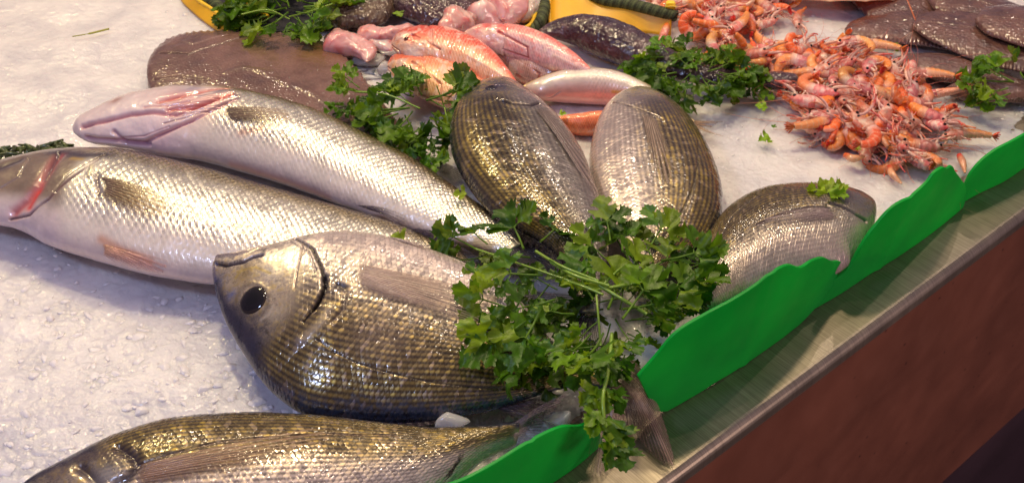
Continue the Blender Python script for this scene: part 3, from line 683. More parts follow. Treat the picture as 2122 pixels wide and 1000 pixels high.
st3 = [(441,560,445,537),(444,585,456,528),(450,615,490,521),(468,668,555,508),(505,735,635,488),(555,805,710,480),(625,858,785,487),(720,872,865,508),(830,875,955,540),(930,867,1035,583),(1020,849,1095,640),(1100,824,1140,700),(1160,806,1180,733),(1215,800,1228,736),(1262,804,1280,738),(1270,800,1286,744)]
bream3 = fish('sea_bream', 'big gilded sea bream with its dark round eye facing us, nearest the ice', 'fish', st3, .024, [.042, .032, .024, .021, .020, .022, .024, .028, .030], [.046, .058, .063, .063, .058, .050, .042, .034, .030],
              paint_bream(2, 92, 18, .25, .9, 1.22, 1, extra_bream3), nu=1100, nt=520, nb=40, keel=.05, group='striped sea bream on the ice')
eye(bream3, 525, 621, .0122, ring=(.022, .015, .014), lens=(.006, .005, .008))
fin(bream3, 'pectoral_fin', [(742, 545), (735, 570), (742, 600)], [(985, 600), (1035, 632), (1030, 656), (1000, 668), (900, 652)], (.44, .31, .25), (.40, .28, .22), (.0015, .004), 22, ridge=.0002, ragged=.02, edge=(.34, .20, .14))
fin(bream3, 'pelvic_fin', [(800, 491), (815, 494), (830, 500)], [(900, 512), (890, 516), (870, 514)], (.5, .4, .36), (.3, .2, .18), (.001, .002), 6)
fin(bream3, 'anal_fin', [(1010, 838), (1060, 832), (1120, 818)], [(1110, 880), (1150, 850), (1180, 815)], (.10, .07, .09), (.16, .10, .12), host=False, z0=[.022]*2, z1=[.028, .03], rays=8)
fin(bream3, 'tail_fin', [(1284, 742), (1278, 770), (1266, 803)], [(1338, 788), (1372, 866), (1394, 975), (1345, 935), (1308, 900), (1290, 925), (1270, 965), (1232, 1000), (1215, 940)], (.13, .09, .08), (.34, .23, .19), host=False,
    z0=[.032, .034, .032], z1=[.026, .012, .004, .005, .006, .005, .004, .003, .006], curl=.010, rays=38, nc=300, nr=70, ridge=.00028, ragged=.06, fade=.5)

def extra_bream4(F):
    groove(F, [(245, 925), (275, 945), (285, 965), (262, 990), (240, 1000)], .0030, (.035, .022, .03), .0025, .9)
    groove(F, [(165, 965), (185, 980), (200, 1000)], .0040, (.03, .02, .03), .0025, .9)
    groove(F, [(170, 945), (215, 940), (245, 950)], .0050, (.10, .07, .07), 0, .7)
    groove(F, [(290, 960), (360, 938), (450, 915), (560, 905), (680, 898), (820, 900)], .0012, (.10, .06, .05), .0008, .6)
    for (x, y, r, c, k) in ((225, 985, .010, (.32, .30, .30), .7), (120, 985, .012, (.14, .10, .10), .6)):
        F.col = mixc(F.col, c, F.blob(x, y, r) * k)
st4 = [(8,1040,14,1070),(55,995,60,1110),(140,946,140,1150),(240,897,240,1180),(360,863,360,1195),(490,852,490,1180),(640,857,640,1145),(780,872,760,1095),(880,882,860,1060),(955,884,935,1010),(1015,882,1000,955),(1075,874,1066,922)]
bream4 = fish('sea_bream', 'pale gold sea bream lying along the bottom edge, below the big bream', 'fish', st4, .024, .030, .016,
              paint_bream(6, 84, 16, .22, .9, 1.1, .3, extra_bream4, .45, 1.2), nu=900, nt=400, nb=40, group='striped sea bream on the ice')
fin(bream4, 'pectoral_fin', [(292, 962), (284, 975), (280, 1005)], [(560, 905), (690, 897), (700, 903), (640, 925), (480, 985)], (.30, .17, .11), (.34, .21, .12), (.0015, .005), 12, ridge=.0002, ragged=.02)
fin(bream4, 'anal_fin', [(935, 985), (945, 965), (960, 948)], [(912, 1005), (930, 975), (960, 932)], (.10, .06, .08), (.06, .04, .05), host=False, z0=[.03]*2, z1=[.034]*2, rays=5)
fin(bream4, 'tail_fin', [(1060, 880), (1064, 897), (1062, 914)], [(1178, 812), (1150, 850), (1130, 870), (1120, 900), (1130, 935)], (.24, .17, .16), (.18, .11, .12), host=False, z0=[.026]*3, z1=[.034, .03, .02, .015, .01], curl=.003, rays=16, nc=130)

def extra_bream5(F):
    groove(F, [(1042, 208), (1060, 214), (1080, 216), (1100, 218), (1118, 213)], .0017, DK, .0024, .95)
    groove(F, [(1030, 205), (1050, 209)], .001, DK, .001, .7)
    for (x, y, r, c, k) in ((1035, 178, .012, (.045, .04, .08), .85), (1090, 200, .016, (.22, .17, .19), .6), (1180, 560, .02, (.025, .014, .02), .8), (1205, 610, .012, (.10, .07, .06), .7)):
        F.col = mixc(F.col, c, F.blob(x, y, r) * k)
    d = F.line([(1002, 430), (1060, 475), (1130, 512), (1180, 550)]); F.col = mixc(F.col, DK, np.exp(-(d / .006) ** 2) * .9)
    groove(F, [(1020, 176), (1050, 176), (1075, 184)], .0008, (.3, .22, .24), -.0005, .5)
st5 = [(1020,167,1052,164),(1002,171,1068,171),(975,186,1090,186),(948,218,1128,217),(932,265,1172,262),(935,315,1205,310),(960,372,1228,365),(1005,432,1246,415),(1070,478,1260,465),(1132,512,1262,515),(1172,555,1254,560),(1192,600,1246,605),(1200,650,1242,648)]
bream5 = fish('sea_bream', 'dark striped sea bream pointing away, left of the paler upright bream', 'fish', st5, .026, .048, .050,
              paint_bream(11, 78, 14, .16, 1.25, .62, .2, extra_bream5, .80), nu=760, nt=430, nb=40, group='striped sea bream on the ice')
eye(bream5, 1018, 181, .0058, ring=(.03, .025, .05))
fin(bream5, 'pectoral_fin', [(1108, 226), (1118, 222), (1130, 222)], [(1185, 320), (1250, 425), (1262, 432), (1250, 390), (1222, 320)], (.24, .18, .17), (.34, .26, .24), (.0015, .003), 9, ragged=.02)
fin(bream5, 'dorsal_fin', [(1015, 436), (1065, 472), (1130, 508), (1170, 545)], [(1010, 446), (1055, 486), (1118, 520), (1160, 560)], (.02, .014, .02), (.05, .03, .035), host=False, z0=[.05]*2, z1=[.044]*2, rays=14)
fin(bream5, 'tail_fin', [(1200, 648), (1220, 655), (1242, 648)], [(1190, 730), (1225, 725), (1262, 735)], (.05, .035, .035), (.05, .03, .04), host=False, z0=[.046]*2, z1=[.04]*2)

def extra_bream6(F):
    groove(F, [(1268, 212), (1300, 218), (1340, 232), (1372, 246)], .0012, (.06, .045, .06), .0018, .9)
    groove(F, [(1440, 250), (1447, 300), (1444, 350), (1432, 400), (1410, 445), (1372, 495)], .0011, (.05, .04, .02), .0006, .8)
    for (x, y, r, c, k) in ((1270, 260, .03, (.36, .28, .28), .45), (1320, 205, .016, (.22, .17, .20), .7), (1375, 215, .02, (.07, .06, .07), .6), (1300, 420, .028, (.62, .52, .46), .4)):
        F.col = mixc(F.col, c, F.blob(x, y, r) * k)
st6 = [(1330,189,1297,192),(1348,191,1282,198),(1378,203,1262,212),(1412,230,1242,240),(1450,277,1226,285),(1480,335,1220,335),(1497,395,1226,385),(1494,450,1242,430),(1468,500,1266,475),(1418,540,1293,520),(1378,575,1308,560),(1355,625,1315,615)]
bream6 = fish('sea_bream', 'sea bream pointing away, bright silver belly and golden back, right of the dark one', 'fish', st6, .027, .030, .036,
              paint_bream(21, 72, 14.5, .17, 1.3, 1.12, .2, extra_bream6, .60), nu=700, nt=430, nb=40, group='striped sea bream on the ice')
fin(bream6, 'pectoral_fin', [(1330, 238), (1345, 240), (1358, 248)], [(1345, 320), (1372, 382), (1382, 390), (1392, 375), (1392, 320)], (.36, .27, .22), (.34, .24, .17), (.0015, .004), 9, ragged=.02, edge=(.16, .10, .08))
def extra_bream7(F):
    groove(F, [(1722, 420), (1750, 430), (1775, 445), (1795, 458)], .0014, (.03, .02, .03), .002, .9)
    groove(F, [(1620, 385), (1560, 412), (1515, 450), (1490, 500), (1480, 545), (1462, 580)], .0010, (.06, .05, .05), .0006, .8)
    groove(F, [(1570, 465), (1620, 442), (1680, 428), (1720, 430)], .0012, (.12, .08, .09), .001, .8)
    groove(F, [(1715, 425), (1722, 432)], .0022, DK, .001, .8)
    for (x, y, r, c, k) in ((1770, 410, .022, (.10, .09, .12), .7), (1740, 480, .03, (.42, .36, .30), .5)):
        F.col = mixc(F.col, c, F.blob(x, y, r) * k)
st7 = [(1816,440,1813,458),(1812,418,1808,480),(1792,402,1795,510),(1755,388,1770,548),(1705,380,1730,580),(1640,378,1680,592),(1570,390,1620,605),(1510,425,1560,620),(1468,480,1512,630),(1447,535,1478,640),(1430,580,1455,645),(1400,612,1428,655)]
bream7 = fish('sea_bream', 'violet grey striped sea bream half hidden behind the green leaf divider', 'fish', st7, .026, .034, .034,
              paint_bream(31, 84, 18, .16, .85, .90, .9, extra_bream7, .62), nu=760, nt=400, nb=40, group='striped sea bream on the ice')
fin(bream7, 'pectoral_fin', [(1722, 432), (1728, 440), (1738, 455)], [(1640, 434), (1578, 458), (1574, 464), (1600, 464), (1690, 468)], (.30, .22, .22), (.32, .25, .25), (.0015, .004), 9, ragged=.02, edge=(.14, .09, .11))
fin(bream7, 'tail_fin', [(1400, 612), (1412, 635), (1428, 655)], [(1340, 600), (1330, 660), (1350, 700)], (.10, .07, .07), (.14, .10, .09), host=False, z0=[.034]*2, z1=[.03]*2)

fin(bream3, 'dorsal_fin', [(620, 852), (720, 868), (830, 871), (930, 862)], [(640, 864), (735, 882), (845, 886), (940, 874)], (.03, .022, .04), (.07, .045, .06), host=False, z0=[.020]*2, z1=[.024]*2, rays=18, fade=.3)
# ---- plain dark wet skins
def paint_slime(base, spot, seed=1, gloss=.8, bumpy=.0008, bs=120, extra=None, under=None, ridge=0.):
    def f(F):
        n1 = fnoise(F, 45, 4, seed); n2 = fnoise(F, bs, 4, seed + 3); n3 = fnoise(F, 600, 3, seed + 7)
        c = np.zeros(F.col.shape) + np.array(base, float)
        c = mixc(c, spot, sstep(-.1, .6, n2)); c *= (1 + .45 * n1 + .25 * n3)[..., None]
        if under is not None: c = mixc(c, under, sstep(.75, .95, F.v))
        F.col = c; F.disp += bumpy * n2 + bumpy * .4 * n3 + bumpy * 1.5 * n1
        if ridge: F.disp += ridge * noise(F.s * 14, F.v * 60, seed=seed)
        F.aux[..., 0] = 0; F.aux[..., 1] = .30 + .12 * n2; F.aux[..., 2] = gloss
        if extra: extra(F)
    return f
def extra_flat(F):
    groove(F, [(330, 110), (390, 112), (440, 95), (500, 78)], .0012, (.06, .035, .035), .0016, .6)
    groove(F, [(320, 165), (370, 158), (430, 165)], .0020, (.10, .06, .05), .0012, .4)
    groove(F, [(470, 150), (500, 140), (560, 150)], .0030, (.15, .09, .08), -.0012, .4)
    groove(F, [(345, 80), (400, 92), (470, 72)], .0014, (.30, .2, .2), -.0010, .4)
    for (x, y, r) in ((465, 165, .007), (520, 160, .008), (540, 168, .005), (608, 178, .007), (690, 230, .005), (410, 130, .008)):
        F.col = mixc(F.col, (.07, .038, .040), F.blob(x, y, r) * .6)
    F.col = mixc(F.col, (.17, .075, .02), F.blob(660, 110, .03) * .6)
    e = sstep(.09, .0, F.v); F.disp += e * .0008 * np.cos(F.s * 320); F.col = mixc(F.col, (.20, .12, .11), e * .7)
    F.disp += .0008 * np.exp(-(F.line([(540, 150), (640, 190), (740, 240)]) / .004) ** 2)
flat = fish('flatfish', 'broad brown wet flatfish lying behind the pink throated sea bass', 'fish',
     [(306,158,306,182),(308,130,310,205),(322,103,325,235),(362,75,372,262),(450,64,470,290),(560,66,580,318),(650,80,670,345),(715,118,740,360),(765,175,800,370),(822,250,850,362),(872,308,885,350),(900,335,905,348)],
     .016, .012, .010, paint_slime((.165, .090, .074), (.120, .060, .050), 3, .8, .0005, 70, extra_flat), nu=700, nt=260, material=M_FLAT, bexp=.5, keel=.0)
fin(flat, 'tail_fin', [(890, 325), (896, 338), (890, 350)], [(960, 352), (975, 385), (930, 392)], (.06, .05, .055), (.09, .07, .08), host=False, z0=[.012]*2, z1=[.014]*2)
# monkfish-like dark fishes
dark1 = fish('dark_fish', 'dark plum coloured wet fish with glossy skin, its tail coming out past the parsley', 'fish',
     [(1118,62,1121,74),(1140,45,1150,82),(1170,33,1185,97),(1225,30,1225,122),(1290,44,1275,142),(1350,75,1330,152),(1400,105,1380,163),(1470,135,1460,178),(1560,148,1560,184),(1630,150,1635,186),(1652,156,1650,182),(1658,165,1657,174)],
     .022, .022, .020, paint_slime((.036, .016, .024), (.085, .038, .046), 5, 1., .0008, 110), nu=700, nt=220, material=M_SLIME)
for nm, lab, st_, bs, sp, zz in (
    ('monkfish', 'mottled brown monkfish skin behind the parsley at the top left', [(672,-60,665,10),(690,-70,690,62),(730,-75,735,66),(780,-60,775,62),(812,-20,806,44),(822,5,820,20)], (.10,.062,.042), (.05,.028,.03), .018),
    ('monkfish', 'dark glossy monkfish skin beside the pink pieces at the top edge', [(806,-40,800,-10),(820,-70,818,32),(860,-80,850,50),(915,-75,900,66),(950,-50,948,60),(985,-10,970,48),(998,10,990,24)], (.075,.036,.042), (.04,.018,.026), .02),
    ('monkfish', 'darkest monkfish skin at the top edge, behind the pink lobes', [(930,-60,925,-20),(960,-90,955,10),(1010,-90,1005,22),(1045,-60,1040,14),(1060,-30,1058,0)], (.05,.025,.035), (.03,.014,.022), .02)):
    fish(nm, lab, 'fish', st_, .024, zz, zz, paint_slime(bs, sp, int(abs(st_[0][0])), 1., .0016, 170), nu=320, nt=160, material=M_SLIME, group='dark monkfish at the top edge')

# red mullets
def paint_mullet(red, pale, seed, split=.55, NU=42, NV=8, head=.26, st=None):
    def f(F):
        s, v = F.s, F.v; n1 = fnoise(F, 80, 4, seed); n2 = fnoise(F, 300, 3, seed + 2)
        c = np.zeros(F.col.shape) + np.array(red, float); c = mixc(c, pale, sstep(split - .12, split + .15, v + .12 * n1))
        n3 = fnoise(F, 150, 4, seed + 6); c = mixc(c, (.76, .60, .52), sstep(.12, .45, n3) * .6); c = mixc(c, (.66, .05, .03), sstep(.15, .5, -n3) * .5)
        hd, ed, rid, row = scales(s * NU, v * NV, .85, .6); m = sstep(head, head + .06, s)
        c = mixc(c, (.80, .52, .40), m * sstep(.75, 1, ed) * .5); c = c * (1 + m * (.25 * hd + .3 * (rid - .5)))[..., None]
        h = (1 - m); c = mixc(c, (.72, .50, .44), h * sstep(0, .5, n1 + .15) * .8)
        F.col = c; F.disp += m * .0003 * hd + .0005 * n1 + .0002 * n2 - .0014 * np.exp(-((s - head - .03 * np.sin(v * 3)) / .008) ** 2)
        F.disp += .0010 * n3 * h
        if st:
            q = lambda i, t: (st[i][0] * (1 - t) + st[i][2] * t, st[i][1] * (1 - t) + st[i][3] * t)
            groove(F, [q(2, .2), q(3, .5), q(3, .8), q(2, .95)], .0012, (.45, .06, .05), .0018, .8)
            groove(F, [q(0, .6), q(1, .75), q(1, .95)], .0009, (.35, .05, .05), .0014, .8)
            F.col = mixc(F.col, (.82, .66, .60), F.blob(*q(2, .65), .009) * .8)
            groove(F, [q(4, .45), q(-2, .5)], .0022, (.80, .50, .40), -.0006, .5)
        F.aux[..., 0] = .12; F.aux[..., 1] = .36 + .1 * n2; F.aux[..., 2] = .7
    return f
RED, PINK = (.72, .095, .05), (.74, .17, .15)
mul = [
 ('red mullet with an orange head, in front of the pink flesh pieces', [(811,86,812,100),(822,68,828,118),(850,55,858,136),(905,52,918,152),(965,68,972,170),(1012,96,1015,184),(1046,134,1048,188),(1070,168,1068,188)], .036, RED, (.74,.36,.22), .62, (826, 70)),
 ('red mullet with its head just above the leafy parsley clump', [(803,128,804,146),(814,113,824,174),(850,107,866,206),(905,113,918,232),(960,130,965,240),(1004,154,1000,236),(1046,176,1038,218)], .023, (.74,.17,.08), (.78,.42,.20), .5, (820, 128)),
 ('pink red mullet lying uppermost beside the dark plum fish', [(960,70,961,84),(978,58,983,98),(1030,53,1040,116),(1090,61,1095,136),(1150,86,1150,154),(1198,116,1190,158),(1224,140,1220,154)], .034, PINK, (.66,.40,.42), .60, None),
 ('red mullet with a brownish scaled belly, under the pink mullet', [(985,94,988,104),(1010,92,1020,128),(1060,102,1065,164),(1120,120,1115,186),(1170,136,1160,186),(1205,150,1200,172)], .014, PINK, (.42,.24,.19), .5, None)]
for lab, st_, zz, c0, c1, sp, ey in mul:
    F = fish('red_mullet', lab, 'fish', st_, .020, zz, zz, paint_mullet(c0, c1, int(st_[0][0]), sp, st=st_), nu=420, nt=170, nb=30, group='red mullets at the back')
    if ey: eye(F, ey[0] + 16, ey[1] + 10, .0030, ring=(.30, .08, .05), lens=(.10, .03, .03))
def paint_pale(F):
    s, v = F.s, F.v; n1 = fnoise(F, 70, 4, 3); n2 = fnoise(F, 260, 3, 5)
    c = np.zeros(F.col.shape) + np.array((.34, .25, .14)); c = mixc(c, (.62, .48, .24), sstep(.1, .25, v)); c = mixc(c, (.68, .58, .52), sstep(.3, .45, v)); c = mixc(c, (.68, .38, .33), sstep(.62, .85, v))
    F.col = c * (1 + .15 * n1 + .12 * n2)[..., None]
    hd, ed, rid, row = scales(s * 46, v * 9); m = sstep(.3, .4, s); F.disp += m * .00022 * hd + .0003 * n1; F.col *= (1 + m * (.2 * hd))[..., None]
    F.aux[..., 0] = .25; F.aux[..., 1] = .33; F.aux[..., 2] = .7
    groove(F, [(1270, 190), (1310, 194), (1345, 196)], .002, (.74, .38, .05), 0, .8)
    groove(F, [(1110, 200), (1140, 205), (1160, 190)], .0008, (.4, .3, .28), .0006, .7)
pale = fish('goatfish', 'slim pale goatfish with pink belly and yellow flank behind the two upright breams', 'fish',
    [(1082,178,1084,187),(1100,168,1105,204),(1150,148,1155,217),(1210,141,1215,222),(1280,148,1275,225),(1340,172,1325,232),(1390,205,1370,250),(1425,238,1412,262),(1440,250,1432,266)], .020, .020, .014, paint_pale, nu=460, nt=180, nb=30)
fin(pale, 'tail_fin', [(1436, 250), (1436, 258), (1432, 266)], [(1508, 252), (1478, 262), (1468, 268), (1480, 276), (1520, 292)], (.42, .28, .18), (.46, .32, .20), host=False, z0=[.016]*2, z1=[.004, .006, .004], rays=9)
gur = fish('gurnard', 'bright orange red fish flank seen between the two upright breams', 'fish',
    [(1130,248,1130,262),(1160,242,1160,272),(1200,238,1200,282),(1240,234,1240,282),(1290,238,1290,275),(1330,250,1330,265)], .014, .010, .008, paint_mullet((.80, .16, .04), (.80, .22, .08), 5, .9, head=.0), nu=260, nt=120, nb=30)

# ---- soles at the top right
sole_group = 'brown soles heaped at the top right'
def sole(label, st_, zz, seed, b=.009):
    def ex(F):
        e = np.maximum(sstep(.10, .0, F.v), sstep(.90, 1., F.v) * F.top); F.disp += e * .0004 * np.cos(F.s * 260); F.col = mixc(F.col, (.12, .05, .055), e * .6)
        F.disp -= .0006 * np.exp(-((F.v - .5 - .03 * np.sin(F.s * 5)) / .006) ** 2)
    return fish('sole', label, 'fish', st_, b, zz, zz, paint_slime((.145, .070, .055), (.085, .038, .036), seed, 1., .0005, 90, ex), nu=380, nt=170, nb=30, group=sole_group, material=M_SOLE, bexp=.5, keel=0)
sole('leftmost brown sole of the heap, its rounded snout towards the shell', [(1750,60,1752,70),(1757,50,1762,77),(1790,34,1795,84),(1840,20,1850,91),(1910,12,1915,98),(1980,18,1980,110),(2040,40,2035,118),(2090,75,2080,110)], .010, 3)
sole('large brown sole across the middle of the heap, overlapping the leftmost one', [(1890,48,1892,60),(1905,32,1915,78),(1950,20,1960,102),(2020,15,2035,134),(2100,40,2105,150),(2180,70,2170,165),(2260,110,2250,170)], .020, 5)
sole('brown sole at the right edge, topmost of the heap', [(2020,38,2024,52),(2030,22,2042,70),(2070,10,2090,90),(2130,12,2150,110),(2200,30,2220,130),(2300,70,2300,150)], .034, 7)
sole('brown sole farthest back in the heap, cut by the top edge', [(1745,-40,1750,-10),(1765,-55,1790,30),(1840,-60,1850,45),(1920,-50,1930,40),(1990,-30,2000,30),(2060,0,2060,30)], .012, 9)
sole('brown sole behind the topmost one, next to the bare ice at the top', [(1900,-60,1900,-30),(1930,-60,1935,20),(1990,-40,2000,45),(2060,-8,2060,60),(2130,15,2125,70),(2220,50,2210,90)], .022, 12)
sole('dark sole between the heap and the shrimps, its snout by the orange shrimps', [(1853,121,1855,132),(1862,114,1872,145),(1900,110,1910,160),(1960,111,1965,174),(2020,128,2010,178),(2070,148,2060,180),(2130,170,2120,190)], .010, 15)
sole('lowest small sole, under the parsley at the right edge', [(1958,184,1962,192),(1972,172,1990,206),(2010,165,2040,214),(2070,166,2090,216),(2140,180,2150,220),(2230,200,2230,220)], .008, 18)

# ------------------------------------------------------------------ pink flesh lumps
def lump(name, label, cat, pts, z, base, red, seed, group=None, nose=None):
    """an irregular fold of flesh: fat tube through measured points (px, py, radius m)"""
    pts = np.array(pts, float); S = spline(pts, 90); c = P(S[:, 0], S[:, 1], z + S[:, 2] * .2)
    r = 1.2 * S[:, 2] * np.sqrt(np.clip(1 - np.abs(np.linspace(-1, 1, 90)) ** 5, .02, 1))
    V, F = tube(c, r, 56, .8)
    ctr = V.mean(0); n = fbm(V[:, 0] * 60, V[:, 1] * 60, V[:, 2] * 60, 3, seed); n2 = fbm(V[:, 0] * 170, V[:, 1] * 170, V[:, 2] * 170, 3, seed + 4)
    ax = np.r_[np.repeat(c, 56, 0), c[:1], c[-1:]]; d = V - ax; n0 = fbm(V[:, 0] * 32, V[:, 1] * 32, V[:, 2] * 32, 2, seed + 9); V = V + d * (.85 * n0 + .30 * n + .10 * n2)[:, None]
    C = mixc(np.tile(np.array(base, float), (len(V), 1)), red, sstep(.0, .55, n2 * .7 + .35 * n)); C = mixc(C, (.80, .66, .60), sstep(.1, .6, -n))
    o = part(name, V, F, M_FLESH, None, np.array([*ctr[:2], 0.]), col=C); tag(o, label, cat, group); return o
g = 'pink monkfish flesh pieces at the back'
FL, FR = (.68, .36, .36), (.58, .14, .14)
lump('flesh_piece', 'pink flesh lump with a bluish end, touching the brown flatfish', 'fish flesh', [(672,80,.008),(700,82,.015),(730,95,.017),(755,112,.013),(760,128,.008)], .014, FL, FR, 1, g)
lump('flesh_piece', 'pink flesh fold directly behind the red mullet head', 'fish flesh', [(745,62,.009),(780,72,.014),(815,72,.014),(845,62,.011),(862,58,.007)], .014, FL, FR, 2, g)
lump('flesh_piece', 'small knobbly pink flesh piece between the monkfish skin and the mullets', 'fish flesh', [(905,80,.007),(925,62,.012),(950,45,.014),(972,40,.010),(980,46,.006)], .030, (.64,.40,.36), FR, 3, g)
lump('flesh_piece', 'smooth round pink flesh lobe right of the knobbly one', 'fish flesh', [(975,28,.010),(1000,35,.018),(1030,45,.017),(1048,56,.010)], .014, FL, FR, 4, g)
lump('flesh_piece', 'upright pink flesh lobe at the top edge beside the yellow tray', 'fish flesh', [(1015,-22,.012),(1040,-2,.017),(1050,20,.016),(1042,42,.009)], .024, FL, FR, 5, g)
lump('flesh_piece', 'pale grey pink flesh piece inside the yellow tray', 'fish flesh', [(1060,-25,.010),(1082,-10,.016),(1088,18,.014),(1080,44,.008)], .014, (.60,.46,.40), (.5,.28,.24), 6, g)
lump('flesh_piece', 'small pale flesh scrap lying under the red mullet', 'fish flesh', [(752,92,.005),(770,88,.008),(795,95,.007),(812,108,.004)], .012, (.72,.52,.50), FR, 7, g)

# ------------------------------------------------------------------ green leaf divider
M_LEAF = mat('green_plastic', (.006, .52, .065), rough=.40, translucent=.50, noise_s=14, noise_a=.16, rough_n=.12, spec=.5, bump=.05, bump_s=60)
def divider(label, outline, out, bend, seed):
    """outline measured in the photograph, laid on an upright plane standing on the counter"""
    px = np.array(outline, float); S = spline(np.r_[px, px[:1]], 200)[:-1]
    d = ray(S[:, 0], S[:, 1]); o0 = BL0 + nB * out
    t = (o0 @ nB) / (d[:, :2] @ nB); W = CAMP + d * t[:, None]
    u = (W[:, :2] - BL0) @ eB; z = W[:, 2]
    z = np.maximum(z, .0008)
    gx, gz = np.meshgrid(np.arange(u.min(), u.max(), .004), np.arange(0, z.max(), .004))
    ins = np.zeros(gx.shape, bool); n = len(u)
    for i in range(n):
        j = (i + 1) % n; c = ((z[i] > gz) != (z[j] > gz)); 
        with np.errstate(divide='ignore', invalid='ignore'): xi = (u[j] - u[i]) * (gz - z[i]) / (z[j] - z[i]) + u[i]
        ins ^= c & (gx < xi)
    pts = [Vector((a, b_)) for a, b_ in zip(u, z)] + [Vector((a, b_)) for a, b_ in zip(gx[ins], gz[ins])]
    vs, es, fs, _, _, _ = delaunay_2d_cdt(pts, [], [list(range(n))], 1, 1e-6)
    vs = np.array([(q.x, q.y) for q in vs]); um = (u.min() + u.max()) / 2; half = (u.max() - u.min()) / 2
    k = (vs[:, 0] - um) / half; hgt = vs[:, 1] / z.max()
    off = bend * (1 - k ** 2) * (.4 + .6 * hgt) + .0012 * noise(vs[:, 0] * 25, vs[:, 1] * 25, seed=seed) + .0010 * np.exp(-(k / .03) ** 2) 
    xy = BL0 + eB * vs[:, :1] + nB * (out + off)[:, None]
    V = np.c_[xy, vs[:, 1]]
    o = part('leaf_divider', V, [tuple(f) for f in fs], M_LEAF, None, np.array([*(BL0 + eB * um), 0.]))
    s = o.modifiers.new('thickness', 'SOLIDIFY'); s.thickness = .0022; s.offset = 0
    be = o.modifiers.new('bevel', 'BEVEL'); be.width = .0006; be.segments = 2; be.limit_method = 'ANGLE'; be.angle_limit = R(50)
    tag(o, label, 'divider', 'green plastic leaf dividers along the counter edge')
LA = [(900,1010),(960,975),(1010,940),(1060,905),(1100,883),(1150,866),(1190,868),(1215,864),(1230,868),(1240,895),(1248,928),(1238,945),(1190,975),(1125,1012),(1000,1085),(940,1120),(890,1080)]
LB = [(1321,777),(1350,735),(1385,680),(1440,632),(1500,592),(1540,565),(1570,540),(1605,528),(1632,536),(1660,525),(1690,523),(1715,535),(1740,541),(1725,580),(1685,632),(1630,682),(1570,724),(1470,782),(1372,846),(1352,845),(1338,815)]
LC = [(1630,640),(1690,590),(1741,541),(1760,500),(1790,450),(1825,405),(1855,388),(1890,357),(1905,337),(1925,330),(1936,335),(1946,330),(1960,345),(1975,361),(1994,384),(1997,410),(1985,440),(1960,462),(1850,534),(1733,612),(1640,675),(1600,690)]
LD = [(1975,452),(1992,400),(2010,355),(2050,305),(2085,280),(2130,250),(2180,230),(2210,238),(2225,228),(2260,245),(2280,262),(2240,290),(2122,356),(2040,410)]
divider('green plastic leaf at the bottom, crossed by the shadow of the parsley sprig', LA, -.002, .010, 1)
divider('green plastic leaf with two bumps on top, in front of the violet grey bream', LB, .002, .014, 2)
divider('tall green plastic leaf in front of the shrimp heap', LC, -.003, .014, 3)
divider('green plastic leaf running out of the right edge', LD, -.007, .014, 4)

# ------------------------------------------------------------------ parsley
def leaflet_proto(seed, sx=1.0, deep=0.):
    r = np.random.default_rng(seed)
    right = [(.015,0),(.10,.13),(.28,.19),(.45,.20),(.40,.28),(.54,.34),(.45,.41),(.50,.52),(.36,.50),(.22,.45),(.13,.47),(.22,.59),(.36,.66),(.27,.72),(.29,.83),(.17,.82),(.13,.93),(.05,.90)]
    pts = [(x * sx * (1 + .12 * r.normal()), y * (1 + .03 * r.normal())) for x, y in right] + [(0, 1.02)] + [(-x * sx * (1 + .12 * r.normal()), y * (1 + .03 * r.normal())) for x, y in right[::-1]]
    pts = np.array(pts)
    for _ in range(2): nx_ = np.roll(pts, -1, 0); pts = np.stack([pts * .75 + nx_ * .25, pts * .25 + nx_ * .75], 1).reshape(-1, 2)
    n = len(pts)
    gx, gz = np.meshgrid(np.arange(-.6, .6, .075), np.arange(.02, 1, .075)); ins = np.zeros(gx.shape, bool)
    for i in range(n):
        j = (i + 1) % n; c = ((pts[i, 1] > gz) != (pts[j, 1] > gz))
        with np.errstate(divide='ignore', invalid='ignore'): xi = (pts[j, 0] - pts[i, 0]) * (gz - pts[i, 1]) / (pts[j, 1] - pts[i, 1]) + pts[i, 0]
        ins ^= c & (gx < xi)
    allp = [Vector(p) for p in pts] + [Vector((a, b_)) for a, b_ in zip(gx[ins], gz[ins])]
    vs, es, fs, *_ = delaunay_2d_cdt(allp, [], [list(range(n))], 1, 1e-6)
    v = np.array([(q.x, q.y) for q in vs]); vein = np.full(len(v), 9.)
    for tip in ((0, 1), (.42, .45), (-.42, .45), (.3, .75), (-.3, .75), (.3, .25), (-.3, .25)):
        a = np.array((0, .08 if abs(tip[0]) > .35 or tip[1] > .9 else .4 if tip[1] > .5 else .05)); ab = np.array(tip) - a; t = np.clip(((v - a) @ ab) / (ab @ ab), 0, 1); vein = np.minimum(vein, np.linalg.norm(v - (a + t[:, None] * ab), axis=1))
    z = .30 * (np.abs(v[:, 0]) ** 1.2) - .22 * (v[:, 1] - .2) ** 2 * r.uniform(-.5, 1.5) + .07 * np.sin(v[:, 0] * 9 + v[:, 1] * 7 + seed) - .045 * np.exp(-(vein / .04) ** 2)
    tone = 1 + .35 * np.exp(-(vein / .035) ** 2)
    return np.c_[v, z], [tuple(f) for f in fs], tone
PROTO = [leaflet_proto(i, .9 + .2 * (i % 3)) for i in range(8)]
G_L = [(.090, .215, .007), (.130, .255, .008), (.060, .155, .007), (.190, .300, .010)]
def frame(d, n):
    d = d / np.linalg.norm(d); x = np.cross(d, n); x /= np.linalg.norm(x); n = np.cross(x, d); return np.stack([x, d, n], 1)
